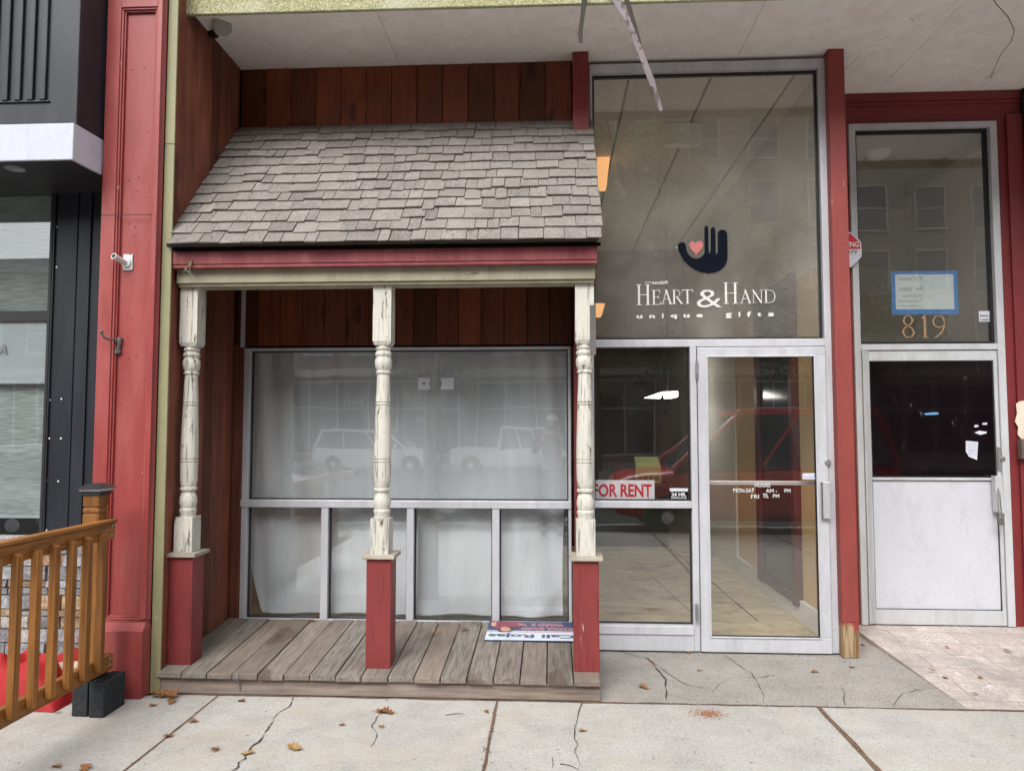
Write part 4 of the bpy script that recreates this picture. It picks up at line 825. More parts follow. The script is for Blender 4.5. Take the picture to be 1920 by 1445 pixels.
# posts
PZ = {}
def post_parts(cx, cy=4.455, right=False):
    zd = dz(cy) + .004; zc = .775; s = .074
    mb = MB(); mb.box(cx - s, cx + s, cy - s, cy + s, zd - .01, zc); pl = mb.build('post_plinth', M_['red_wood'], porch, bev=.004)
    mb = MB(); mb.box(cx - .098, cx + .098, cy - .098, cy + .098, zc + .0, zc + .024); mb.build('post_cap', M_['cap_wood'], porch, bev=.004)
    def zz(y): return P(718, 500 + y / 2.409, 4.43).z
    b0, b1 = zc + .024, zz(1125); q = .056
    mb = MB(); mb.box(cx - q, cx + q, cy - q, cy + q, b0, b1 - .012); 
    prof = [(.045, b1 - .013), (.046, b1), (.047, zz(1116)), (.051, zz(1110)), (.051, zz(1100)), (.044, zz(1095)), (.047, zz(1088)), (.052, zz(1070)), (.052, zz(1055)), (.046, zz(1035)), (.038, zz(1020)), (.040, zz(1016)), (.050, zz(1012)), (.051, zz(1002)), (.042, zz(998)),
            (.047, zz(988)), (.0505, zz(970)), (.052, zz(930)), (.0525, zz(886)), (.047, zz(884)), (.0525, zz(880)), (.0525, zz(873)), (.047, zz(870)), (.0525, zz(866)), (.052, zz(800)), (.049, zz(720)), (.046, zz(650)), (.045, zz(628)), (.040, zz(626)), (.046, zz(622)), (.046, zz(616)), (.040, zz(613)), (.046, zz(609)), (.045, zz(603)),
            (.042, zz(560)), (.040, zz(510)), (.038, zz(484)), (.046, zz(480)), (.046, zz(472)), (.040, zz(468)), (.049, zz(455)), (.053, zz(435)), (.052, zz(420)), (.045, zz(410)), (.044, zz(406)), (.050, zz(400)), (.052, zz(392)), (.049, zz(385)), (.041, zz(380)), (.048, zz(374)), (.050, zz(368)), (.044, zz(362)), (.047, zz(352))]
    mb.lathe(prof, cx, cy, 32)
    t0 = zz(355); t1 = zz(338); tt = zz(60)
    q0 = .047; mb.hexa([(cx - q0, cy - q0, t0), (cx + q0, cy - q0, t0), (cx + q0, cy + q0, t0), (cx - q0, cy + q0, t0), (cx - q, cy - q, t1), (cx + q, cy - q, t1), (cx + q, cy + q, t1), (cx - q, cy + q, t1)])
    mb.box(cx - q, cx + q, cy - q, cy + q, t1 + .0003, 2.45)
    mb.build('turned_post', M_['white_old'], porch, smooth=True)
pxs = [P(332, 1140, 4.385).x, P(709.5, 1140, 4.385).x, P(1102, 1140, 4.385).x]
pxs[0] = max(pxs[0], WX + .08); pxs[2] = .198
for x in pxs: post_parts(x)
# rusty iron plate on the right post
a = P(1100, 665, 4.39); b_ = P(1112, 572, 4.39); mb = MB(); mb.box(.198 + .03, .198 + .066, 4.388, 4.394, a.z, b_.z); pl = mb.build('iron_plate', M_['iron'], porch, bev=.001)
# beam + fascia
bz0, bz1 = P(720, 533, 4.36).z, P(720, 499, 4.36).z
mb = MB(); mb.box(WX + .025, .255, 4.37, 4.50, bz0 + .0, bz1); mb.box(WX + .02, .26, 4.355, 4.369, bz0 + .018, bz1 + .002); mb.build('beam', M_['cream_beam'], porch, bev=.004)
rz0, rz1 = P(720, 498, 4.30).z, P(720, 461, 4.30).z
mb = MB(); fx_ = P(318, 480, 4.30).x; mb.box(fx_, .268, 4.30, 4.345, rz0 + .022, rz1 + .004); mb.box(fx_, .268, 4.305, 4.35, rz0, rz0 + .020); mb.build('fascia_board', M_['red_fascia'], porch, bev=.004)
# roof
rb = Vector((0, 4.23, P(720, 452, 4.23).z)); rt = Vector((0, 5.235, 3.775)); rd = rt - rb; rl = rd.length; ru = rd.normalized(); rn = Vector((0, -ru.z, ru.y))
if rn.z < 0: rn = -rn
RX0, RX1 = P(315, 458, 4.23).x, .298
def rp_(x, s, h): p = rb + ru * s + rn * h; return (x, p.y, p.z)
mb = MB(); sh = -.015
mb.hexa([rp_(WX + .003, .02, sh - .02), rp_(RX1 - .02, .02, sh - .02), rp_(RX1 - .02, rl, sh - .02), rp_(WX + .003, rl, sh - .02), rp_(WX + .003, .02, sh), rp_(RX1 - .02, .02, sh), rp_(RX1 - .02, rl, sh), rp_(WX + .003, rl, sh)]); mb.build('roof_deck', M_['crack'], porch)
mb = MB(); mb.box(RX0 + .01, RX1 - .01, 4.275, 4.299, rb.z - .030, rb.z - .012); mb.build('drip_edge', M_['black_paint'], porch)
mb = MB(); ex = rl / 13.0
for row in range(13):
    x = RX0 if row == 0 else WX + .004; x -= 0
    s0 = row * ex
    while x < RX1 - .02:
        ww = random.choice([.07, .09, .10, .12, .13, .14, .15, .17, .18, .11]) * random.uniform(.92, 1.08); x2 = min(x + ww, RX1 + random.uniform(-.006, .006))
        if RX1 - x2 < .045: x2 = RX1 + random.uniform(-.006, .006)
        j = random.choice([0, 0, .006, -.008, .012, -.016, .018, -.004]) if row else random.uniform(-.006, .004)
        sa, sb = s0 - .01 + j, min(s0 + ex * 1.8, rl + .03); h0 = random.uniform(.004, .008); g = random.uniform(.001, .003); tw = random.uniform(-.004, .004); cup = random.uniform(-.002, .006)
        lift = .013
        mb.add([rp_(x + g, sa, lift - h0), rp_(x2 - g, sa + tw, lift - h0), rp_(x2 - g, sb, -.012), rp_(x + g, sb, -.012), rp_(x + g, sa, lift + cup), rp_(x2 - g, sa + tw, lift + cup + random.uniform(-.003, .003)), rp_(x2 - g, sb, -.006), rp_(x + g, sb, -.006)],
               [(0,3,2,1),(4,5,6,7),(0,1,5,4),(1,2,6,5),(2,3,7,6),(3,0,4,7)])
        x = x2
mb.build('shingles', M_['shingle'], porch, bev=.0012, seg=1)
mb = MB(); mb.prism([(RX1 - .03, 4.30, rb.z - .02), (RX1 - .03, 5.1, 3.58), (RX1 - .03, 5.1, 2.44), (RX1 - .03, 4.45, 2.44)], (-.02, 0, 0)); mb.build('gable_panel', M_['red_trim'], porch)
# twig on the fascia
q = P(352, 495, 4.285); t_ = mb = MB()
for pts in ([(357, 491), (352, 500), (347, 506), (343, 512)], [(360, 488), (357, 498), (355, 508), (361, 518), (370, 530), (375, 540)], [(352, 500), (360, 495)], [(347, 503), (352, 509), (356, 514)]):
    mb.tube([P(x, y, 4.292 + (.0 if y < 500 else -.0)) for x, y in pts], [.004, .003] + [.0022] * (len(pts) - 2) if len(pts) > 2 else .003, 6)
single(mb.build('dry_vine', plain('grey_vine', (.18, .18, .14), .8)), 'bit of dry grey vine clinging to the left end of the red porch fascia', 'vine', q)
# hook cord on riser
q = P(446, 1255, 4.26); mb = MB(); mb.tube([(q.x - .005, 4.262, dz(4.27) + .004), (q.x, 4.255, dz(4.27) - .02), (q.x + .002, 4.285, .06), (q.x, 4.29, .03)], [.005, .004, .003, .006], 6); single(mb.build('cable_end', M_['steel']), 'short frayed wire end hanging over the front edge of the deck', 'wire', (q.x, 4.26, .03))

# campaign sign on the deck
fl, fr_, br_, bl = (G(908, 1202, dz(4.85)), G(1080, 1202, dz(4.85)), G(1078, 1165, dz(5.2)), G(912, 1165, dz(5.2)))
sy0, sy1 = fl.y, min(bl.y, 5.22); sx0, sx1 = fl.x, sx1 if False else .155
t_ = thing('yard_sign', 'red white and blue election yard sign lying upside down on the deck', 'sign', ((sx0 + sx1) / 2, sy0, dz(sy0)))
def sp(u, v, h): y = sy0 + (sy1 - sy0) * v; return Vector((sx0 + (sx1 - sx0) * u, y, dz(y) + .006 + h))
def sq(name, u0, u1, v0, v1, h, th, mat):
    mb = MB(); mb.hexa([sp(u0, v0, h), sp(u1, v0, h), sp(u1, v1, h), sp(u0, v1, h), sp(u0, v0, h + th), sp(u1, v0, h + th), sp(u1, v1, h + th), sp(u0, v1, h + th)]); return mb.build(name, mat, t_)
navy = plain('sign_navy', (.022, .035, .10), .4); rd_ = plain('sign_lettering_red', (.42, .03, .05), .4); ws = plain('sign_white', (.54, .60, .66), .4)
sq('board', 0, 1, 0, 1, 0, .004, navy); sq('white_band', .003, .997, .01, .42, .0042, .0005, ws); sq('white_stripe', .003, .997, .45, .49, .0042, .0005, ws); sq('red_stripe', .003, .997, .425, .445, .0042, .0004, rd_)
sl = (sp(0, 1, 0) - sp(0, 0, 0)).normalized()
def st(s, u0, u1, v0, v1, mat, h=.0055, bold=.02):     # upside-down letters
    text('lettering', s, mat, t_, sp(u1, v1, h), -XA, -sl, (u1 - u0) * (sx1 - sx0), (v1 - v0) * (sy1 - sy0), bold=bold, thick=0)
st('Cali Rojas', .03, .985, .12, .36, navy, bold=.035)
st('SCHOOL BOARD', .385, .98, .53, .68, ws, bold=.055); st('SCHOOL BOARD', .388, .977, .54, .67, rd_, .0062, .02)
st('WARD 3', .50, .87, .75, .90, ws, bold=.055); st('WARD 3', .503, .867, .76, .89, rd_, .0062, .02)
# generic portrait: striped sleeve, hair and face shapes
def blob(name, pts, mat, h):
    mb = MB(); mb.prism([sp(u, v, h) for u, v in pts], (0, 0, .0004)); mb.build(name, mat, t_)
blob('portrait_shirt', [(.06, .97), (.09, .62), (.15, .52), (.24, .50), (.33, .60), (.40, .80), (.38, .97)], plain('portrait_maroon', (.20, .04, .07), .5), .0048)
blob('portrait_hair', [(.15, .60), (.12, .48), (.16, .40), (.24, .40), (.30, .48), (.35, .66), (.27, .72)], plain('portrait_hair', (.03, .028, .035), .5), .0053)
blob('portrait_face', [(.16, .66), (.15, .54), (.18, .45), (.23, .44), (.27, .50), (.26, .60), (.21, .68)], plain('portrait_skin', (.52, .27, .18), .5), .0058)
blob('portrait_arm', [(.04, .94), (.03, .80), (.06, .68), (.09, .72), (.09, .92)], plain('portrait_skin_arm', (.52, .27, .18), .5), .0058); blob('portrait_arm', [(.34, .88), (.36, .80), (.45, .74), (.44, .80)], plain('portrait_skin_hand', (.52, .27, .18), .5), .0058)

# ================================================================ PILASTER + trim strip + fixtures
PL0, PL1 = P(183, 600, 4.24).x, P(299, 600, 4.285).x
pil = thing('pilaster', 'tall red painted cast iron pilaster with recessed panel between the two shops', 'pilaster', ((PL0 + PL1) / 2, 4.3, 0))
yf = 4.24; pz = P(240, 1163, yf).z; pt = P(240, 14, yf).z
mb = MB(); mb.box(PL0 + .004, PL1 - .004, yf + .035, 4.282, 0, 5.2); mb.box(PL0 + .004, PL1 - .03, 4.283, 4.7, 0, 5.2); mb.build('shaft', M_['red_cast'], pil)
mb = MB(); xi0, xi1 = P(209, 600, yf).x, P(279, 600, yf).x
mb.box(PL0, xi0, yf, yf + .034, pz, 5.2); mb.box(xi1, PL1 - .035, yf, yf + .034, pz, 5.2); mb.box(xi0, xi1, yf, yf + .034, pt, 5.2)
mb.hexa([(PL1 - .035, yf, pz), (PL1, yf + .035, pz), (PL1, yf + .044, pz), (PL1 - .035, yf + .034, pz), (PL1 - .035, yf, 5.2), (PL1, yf + .035, 5.2), (PL1, yf + .044, 5.2), (PL1 - .035, yf + .034, 5.2)])
mb.build('stiles', M_['red_cast'], pil, bev=.004)
mb = MB(); frame(mb, xi0, xi1, pz + .0, pt, .012, yf + .008, yf + .034); frame(mb, xi0 + .0125, xi1 - .0125, pz + .0125, pt - .0125, .010, yf + .018, yf + .034); mb.build('panel_moulding', M_['red_cast'], pil, bev=.003)
mb = MB(); mb.box(P(281, 600, yf).x, P(290, 600, yf).x, yf - .010, yf - .0005, pz + .01, 5.2); mb.build('raised_bead', M_['red_cast'], pil, bev=.003)
mb = MB(); bz = P(240, 1182, 4.2).z; mb.box(PL0 + .02, PL1 + .002, 4.19, 4.283, 0.001, bz); mb.box(PL0 + .02, PL1 - .03, 4.284, 4.7, 0.001, bz); mb.hexa([(PL0 + .02, 4.19, bz), (PL1 + .004, 4.19, bz), (PL1 + .004, 4.28, bz), (PL0 + .02, 4.28, bz), (PL0 + .005, yf - .005, bz + .04), (PL1 - .004, yf - .005, bz + .04), (PL1 - .004, 4.28, bz + .04), (PL0 + .005, 4.28, bz + .04)]); mb.box(PL0, PL1, yf - .004, 4.28, bz + .0405, pz - .001)
mb.build('base', M_['red_cast'], pil, bev=.006)
mb = MB(); zs = P(240, 403, yf).z; mb.box(PL0 - .001, PL1 - .036, yf - .0012, yf + .001, zs - .002, zs + .002); mb.build('seam', M_['crack'], pil)
mb = MB()
for _ in range(26):
    x = random.uniform(xi0 - .03, xi1 + .02); z = random.choice([random.uniform(1.9, 2.9), random.uniform(.9, 3.9)]); yy = yf + .0345 if xi0 + .024 < x < xi1 - .024 else None
    if yy: mb.lathe([(.004, 0), (.003, .0025)], 0, 0, 8, M=Matrix.Translation((x, yy, z)) @ Matrix.Rotation(PI / 2, 4, 'X'))
mb.build('screw_holes', M_['crack'], pil)
mb = MB(); q0 = P(316, 0, 4.295); q1 = P(294, 1290, 4.295)
sx_ = P(318, 600, 4.285).x; mb.box(PL1 + .003, sx_, 4.285, 4.298, 0.003, 3.28); mb.box(PL1 + .003, sx_, 4.285, 4.298, 3.283, 5.1); mb.box(PL1 + .003, PL1 + .015, 4.2985, 4.315, .003, 5.1)
single(mb.build('trim_strip', M_['olive'], bev=.003), 'narrow olive green metal trim strip between the red pilaster and the wooden boards', 'trim', (WX - .05, 4.29, 0))
# flagpole bracket
q = P(240, 492, yf + .03); yb = yf + .034
t_ = thing('flagpole_bracket', 'white flagpole bracket screwed to the red pilaster', 'flagpole bracket', (q.x, yb, q.z - .045))
MB().box(q.x - .03, q.x + .03, yb - .008, yb, q.z - .05, q.z + .05).build('mounting_plate', M_['white_plastic'], t_, bev=.006)
d0 = Vector((q.x - .01, yb - .01, q.z - .005)); d1 = P(213, 480, yb - .10)
mb = MB(); dd = (d1 - d0).normalized()
mb.tube([d0, d1], .0165, 20); mb.lathe([(.026, 0), (.026, .012)], 0, 0, 20, M=Matrix.Translation((q.x - .005, yb - .008, q.z - .005)) @ Matrix.Rotation(PI / 2, 4, 'X')); mb.tube([d1 - dd * .012, d1], .0195, 20)
mb.build('socket_tube', M_['white_plastic'], t_, smooth=True)
MB().tube([d1 - dd * .002, d1 + dd * .0008], .013, 16).build('socket_opening', M_['crack'], t_)
mb = MB()
for px, py in ((244, 477), (231, 505), (245, 505)): s_ = P(px, py, yb - .008); mb.lathe([(.004, 0), (.004, .002)], 0, 0, 8, M=Matrix.Translation((s_.x, yb - .008, s_.z)) @ Matrix.Rotation(PI / 2, 4, 'X'))
mb.build('screws', M_['iron'], t_)
# iron hook
t_q = P(223, 640, yb); t_ = thing('iron_hook', 'grey cast iron coat hook on the red pilaster below the white bracket', 'hook', (t_q.x, yb, P(223, 662, yb).z))
a = P(226, 637, yb); b_ = P(222, 660, yb)
mb = MB(); mb.tube([(a.x, yb - .006, a.z + .012), (a.x, yb - .008, a.z), (a.x - .001, yb - .010, (a.z + b_.z) / 2), (b_.x, yb - .008, b_.z + .004), (b_.x, yb - .006, b_.z - .006)], [.014, .018, .011, .017, .020], 12); mb.tube([(b_.x - .03, yb - .012, b_.z + .006), (b_.x - .012, yb - .01, b_.z - .002), (b_.x + .012, yb - .008, b_.z), (b_.x + .02, yb - .006, b_.z + .004)], [.006, .010, .012, .008], 10); mb.build('back_plate', M_['iron'], t_, smooth=True)
mb = MB(); tp = P(190, 622, yb - .11); mb.tube([(a.x - .002, yb - .012, a.z - .012), (a.x - .02, yb - .035, a.z), P(207, 637, yb - .07), P(197, 634, yb - .095), P(192, 629, yb - .108), tp], [.009, .0075, .0065, .0065, .007, .007], 10); mb.lathe([(.003, -.012), (.010, -.008), (.0125, 0), (.010, .008), (.003, .012)], tp.x, tp.y, 14, cz=tp.z); mb.build('hook_arm', M_['iron'], t_, smooth=True)

# ================================================================ LEFT NEIGHBOUR
YN = 4.62
nei = thing('neighbour_building', 'charcoal metal clad shop front with white band and stone base at the far left', 'building', (-3.6, YN, 0))
zu = P(60, 235, 4.02).z; zl = P(60, 303, 4.02).z; xb = P(140, 260, 4.02).x
mb = MB(); mb.box(-6, xb + .004, 4.0, 4.02, zl, zu); mb.hexa([(xb + .006, 4.0, zl), (PL0 - .012, 4.262, zl), (PL0 - .03, 4.262, zl), (xb - .014, 4.021, zl), (xb + .006, 4.0, zu), (PL0 - .012, 4.262, zu), (PL0 - .03, 4.262, zu), (xb - .014, 4.021, zu)])
mb.build('white_band', M_['white_metal'], nei, bev=.004)
mb = MB(); mb.hexa([(-6, 4.03, zu), (xb + .0, 4.03, zu), (PL0 - .012, 4.28, zu), (-6, 4.28, zu), (-6, 4.03, 5.2), (xb + .0, 4.03, 5.2), (PL0 - .012, 4.28, 5.2), (-6, 4.28, 5.2)]); mb.build('upper_box', M_['clad'], nei, bev=.004)
x1 = P(93, 150, 4.02).x; zr = P(60, 190, 4.02).z; mb = MB()
mb.box(-6, x1, 4.018, 4.029, zr - .006, zr + .006)
x = x1 - .02
while x > -5: mb.box(x - .035, x, 4.012, 4.029, zr + .006, 5.15); x -= .076
mb.build('ribbed_panel', M_['clad'], nei, bev=.004)
mb = MB(); mb.hexa([(-6, 4.021, zl + .008), (xb - .016, 4.021, zl + .008), (PL0 - .032, 4.262, zl + .008), (-6, 4.262, zl + .008), (-6, 4.021, zl + .05), (xb - .016, 4.021, zl + .05), (PL0 - .032, 4.262, zl + .05), (-6, 4.262, zl + .05)]); mb.box(-6, PL0 - .012, 4.2625, YN + .02, zl + .008, zl + .05); so_ = mb.build('canopy_soffit', M_['black'], nei)
q = G(28, 316, zl + .01) if False else None
d = ray(28, 316); tq = (zl + .008 - H) / d.z; q = Vector((d.x * tq, d.y * tq, zl + .008))
mb = MB(); mb.lathe([(.055, 0), (.055, -.004), (.04, -.005), (.03, -.001)], q.x, q.y, 24, cz=q.z); mb.build('recessed_light', M_['steel'], nei, smooth=True)
cx0 = P(92, 700, YN).x
mb = MB(); mb.box(cx0, PL0 + .02, YN, YN + .05, .0, zl + .012)
for px in (76 + 18, 137, 162): x = P(px, 700, YN).x; mb.box(x - .006, x + .006, YN - .012, YN, .84, zl + .01)
x = P(137, 700, YN).x; x2 = P(162, 700, YN).x; mb.box(x + .006, x2 - .006, YN - .006, YN, .84, zl + .01)
mb.build('cladding', M_['clad'], nei, bev=.003)
mb = MB()
for px, py in ((105, 341), (105, 356), (106, 425), (106, 501), (93, 750), (115, 748), (92, 822), (114, 822), (87, 900), (109, 902), (87, 994), (107, 1000)):
    q = P(px, py, YN - .002); mb.lathe([(.007, 0), (.006, .003), (.003, .0045)], 0, 0, 12, M=Matrix.Translation((q.x, YN, q.z)) @ Matrix.Rotation(PI / 2, 4, 'X'))
mb.build('cladding_screws', M_['chrome'], nei, smooth=True)
# its window
wz = [P(40, y, YN).z for y in (335, 358, 583, 603, 967, 1012)]; wx1 = P(86, 700, YN).x
mb = MB(); mb.box(-6, cx0, YN - .01, YN + .06, wz[1], zl + .012); mb.box(wx1, cx0 - .001, YN - .012, YN + .06, wz[5], wz[1]); mb.box(-6, wx1, YN - .01, YN + .05, wz[3], wz[2]); mb.box(-6, cx0 - .001, YN - .014, YN + .06, wz[5] - .05, wz[5])
wf = mb.build('window_frame', M_['black'], nei, bev=.003)
gm = glass('neighbour_glass', .09, (.9, .93, .93), .02)
MB().box(-6, wx1, YN + .0, YN + .005, wz[2], wz[1]).build('pane', gm, wf); MB().box(-6, wx1, YN + .0, YN + .005, wz[5], wz[3]).build('pane', gm, wf)
mb = MB(); mb.box(-6, wx1 + .05, YN + .06, YN + .062, wz[4] + .0, wz[1] + .05); mb.build('woven_shade', M_['shade'], wf)
mb = MB(); mb.box(-6, wx1 + .05, YN + .056, YN + .068, wz[4] - .02, wz[4]); mb.build('shade_hem', M_['white_plastic'], wf)
fz = P(40, 719, YN).z; mb = MB(); mb.box(-6, wx1, YN + .0075, YN + .0085, fz, wz[3]); mb.build('frosted_film', plain('frosted_film', (.50, .50, .52), .6), wf)
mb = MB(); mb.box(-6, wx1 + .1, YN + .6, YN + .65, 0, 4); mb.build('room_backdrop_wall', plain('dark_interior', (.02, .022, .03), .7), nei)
tpx('lettering', 'A', plain('grey_letter', (.16, .16, .17), .5), wf, -6, 645, 13, 664, YN - .001, bold=.02, shear=.25)
# stone base
mb = MB(); z = .0
mb.box(-6, PL0 + .0, YN - .02, YN + .03, 0, .86, r=.62)
zc_ = [0]
while z < .84:
    hh = random.choice([.045, .06, .075, .09]); x = -4.6 + random.uniform(0, .2)
    while x < PL0 - .01:
        ww = random.uniform(.10, .30); x2 = min(x + ww, PL0 - .008); y = YN - .05 + random.uniform(-.015, .012)
        mb.hexa([(x + .004, y + random.uniform(-.004, .004), z + .004), (x2 - .004, y + random.uniform(-.004, .004), z + .004), (x2 - .004, YN, z + .004), (x + .004, YN, z + .004), (x + .006, y + random.uniform(-.004, .006), min(z + hh, .85) - .003), (x2 - .006, y + random.uniform(-.004, .006), min(z + hh, .85) - .003), (x2 - .004, YN, min(z + hh, .85) - .003), (x + .004, YN, min(z + hh, .85) - .003)])
        x = x2
    z += hh
mb.build('stone_base', M_['stone'], nei, bev=.005)

# ================================================================ RAILING
rail = thing('ramp_railing', 'orange stained wooden ramp railing with black post cap in the lower left corner', 'railing', (-2.43, 3.98, 0))
rx = P(219, 1000, 3.97).x - .052   # outer face of rails
tz1_, tz0_ = P(222, 975, 3.97).z, P(222, 1012, 3.97).z
mb = MB(); mb.box(rx - .04, rx, 1.6, 4.04, tz0_, tz1_ - .022); mb.box(rx - .045, rx + .012, 1.6, 4.045, tz1_ - .021, tz1_); mb.build('top_rail', M_['rail_y'], rail, bev=.005)
bz0_, bz1_ = P(226, 1260, 3.97).z, P(226, 1233, 3.97).z
mb = MB(); mb.box(rx - .04, rx, 1.6, 4.06, bz0_ - .01, bz1_); mb.build('bottom_rail', M_['rail_y'], rail, bev=.005)
yp = 3.88; px_list = []
sp_ = .128
for k in range(13):
    y = 3.90 - k * sp_
    mb = MB(); z0 = bz0_ - .0 + .025; z1 = tz0_ + .035
    mb.box(rx + .001, rx + .036, y - .018, y + .018, z0, z1)
    mb.hexa([(rx + .001, y - .018, z1), (rx + .036, y - .018, z1), (rx + .036, y + .018, z1), (rx + .001, y + .018, z1), (rx + .001, y - .018, z1 + .012), (rx + .012, y - .018, z1 + .012), (rx + .012, y + .018, z1 + .012), (rx + .001, y + .018, z1 + .012)])
    mb.build('baluster', M_['rail'], rail, bev=.002)
pc = (rx - .09, 4.0); 
mb = MB(); q = .047; zt1 = P(195, 928, 3.96).z
mb.box(pc[0] - q, pc[0] + q, pc[1] - q, pc[1] + q, .19, P(195, 962, 3.96).z - .005); 
z_a = P(195, 962, 3.96).z
mb.box(pc[0] - q + .006, pc[0] + q - .006, pc[1] - q + .006, pc[1] + q - .006, z_a - .006, zt1)
mb.box(pc[0] - q, pc[0] + q, pc[1] - q, pc[1] + q, z_a + .004, z_a + .026); mb.box(pc[0] - q, pc[0] + q, pc[1] - q, pc[1] + q, z_a + .036, zt1)
mb.build('post', M_['rail'], rail, bev=.004)
mb = MB(); k = .062; mb.box(pc[0] - k + .008, pc[0] + k - .008, pc[1] - k + .008, pc[1] + k - .008, zt1, zt1 + .022); c_ = mb.build('post_cap', M_['black'], rail, bev=.002)
mb = MB(); mb.box(pc[0] - k, pc[0] + k, pc[1] - k, pc[1] + k, zt1 + .0225, zt1 + .036); mb.build('lens', plain('clear_plastic_lens', (.45, .45, .48), .2), c_, bev=.002)
mb = MB(); k = .078; mb.hexa([(pc[0] - k, pc[1] - k, zt1 + .037), (pc[0] + k, pc[1] - k, zt1 + .037), (pc[0] + k, pc[1] + k, zt1 + .037), (pc[0] - k, pc[1] + k, zt1 + .037), (pc[0] - .03, pc[1] - .03, zt1 + .062), (pc[0] + .03, pc[1] - .03, zt1 + .062), (pc[0] + .03, pc[1] + .03, zt1 + .062), (pc[0] - .03, pc[1] + .03, zt1 + .062)]); mb.build('pyramid_top', M_['black'], c_, bev=.002)
mb = MB()
for y, z in ((4.01, tz1_ - .035), (4.01, tz0_ + .02), (4.03, bz0_ + .02), (4.03, bz1_ - .02)): mb.lathe([(.008, 0), (.007, .003)], 0, 0, 10, M=Matrix.Translation((rx, y, z)) @ Matrix.Rotation(PI / 2, 4, 'Y'))
mb.build('screws', M_['steel'], rail)
MB().box(pc[0] + .0475, pc[0] + .056, pc[1] - .02, pc[1] + .02, P(184, 1100, 4.0).z, P(184, 1080, 4.0).z).build('latch_plate', M_['steel'], rail, bev=.002)
# blocks
bA = G(192, 1347)
mb = MB(); mb.box(bA.x - .085, bA.x, 3.915, 4.115, .001, .185); single(mb.build('concrete_block', M_['block'], bev=.006), 'larger black painted block under the wooden railing post, nearer the porch', 'block', (bA.x - .04, 4.0, 0), 'black blocks under the railing')
mb = MB(); mb.box(bA.x - .185, bA.x - .098, 3.925, 4.115, .001, .183); single(mb.build('concrete_block', M_['block'], bev=.006), 'black painted block left of the larger one under the railing post', 'block', (bA.x - .14, 4.0, 0), 'black blocks under the railing')
# red cloth
def cloth():
    mb = MB(); vs = []; fs = []; nx, ny = 60, 34
    x0_, x1_ = -3.9, -2.72; ya, yb_ = 3.95, 4.50
    for j in range(ny + 1):
        for i in range(nx + 1):
            u, v = i / nx, j / ny; x = x0_ + (x1_ - x0_) * u; y = ya + (yb_ - ya) * v + .03 * math.sin(x * 6)
            prof = math.sin(PI * min(1, max(0, v))) ** .45; end = min(1, (1 - u) * 7) ** .6
            z = (.23 + .04 * math.sin(x * 4.1) + .03 * math.sin(x * 11 + y * 13) + .02 * math.sin(x * 23 - y * 9) + .02 * math.sin(y * 30 + x * 5)) * prof * end
            q_ = lambda a: 1 - abs(math.sin(a))
            z += (.07 * q_(x * 5 + y * 13 + 1.5 * math.sin(x * 4)) ** 2 + .045 * q_(x * 11 - y * 12 + math.sin(y * 9)) ** 2 + .02 * q_(x * 23 + y * 31) ** 2 - .05) * prof * end
            vs.append((x, y, max(.004, z)))
    for j in range(ny):
        for i in range(nx): a_ = j * (nx + 1) + i; fs.append((a_, a_ + 1, a_ + nx + 2, a_ + nx + 1))
    mb.add(vs, fs, .5)
    return mb
t_ = thing('red_umbrella', 'folded bright red fabric patio umbrella lying on the ground behind the railing', 'umbrella', (-3.2, 4.2, 0))
cloth().build('fabric', plain('bright_red_fabric', (.30, .008, .010), .75), t_, smooth=True, sub=1)
q = P(149, 1250, 4.25); mb = MB(); mb.tube([(q.x - .25, 4.22, q.z), (q.x + .0, 4.25, q.z), (q.x + .012, 4.25, q.z)], [.035, .035, .03], 18); mb.tube([(q.x + .0, 4.25, q.z), (q.x + .03, 4.25, q.z)], .02, 14); mb.build('pole_end', plain('pale_wood_pole', (.42, .33, .25), .5), t_, smooth=True)

# ================================================================ SOFFIT FIXTURES
q = P(415, 52, 4.62); t_ = thing('flood_lamp', 'white floodlight bulb under the left front corner of the soffit', 'light bulb', (q.x, 4.68, SZ))
b0 = Vector((q.x, 4.62, q.z)); s0 = Vector((P(398, 32, 4.72).x, 4.74, SZ - .012)); dv = (b0 - s0).normalized()
mb = MB(); rot = dv.to_track_quat('Z', 'Y').to_matrix().to_4x4()
mb.lathe([(.022, 0), (.026, .03), (.05, .07), (.0595, .10), (.0595, .108), (.054, .115), (.02, .119), (.002, .12)], 0, 0, 32, M=Matrix.Translation(b0 - dv * .09) @ rot); mb.build('bulb', plain('frosted_lamp_glass', (.92, .90, .88), .25), t_, smooth=True)
mb = MB(); mb.lathe([(.050, .117), (.0615, .112), (.0615, .118), (.050, .123)], 0, 0, 32, M=Matrix.Translation(b0 - dv * .09) @ rot); mb.build('rim', plain('grey_rim', (.30, .30, .30), .4), t_, smooth=True)
mb = MB(); mb.tube([s0, b0 - dv * .06], .027, 16); mb.lathe([(.035, -.001), (.035, -.02)], s0.x, s0.y, 20, cz=SZ); mb.build('socket', M_['black'], t_, smooth=True)
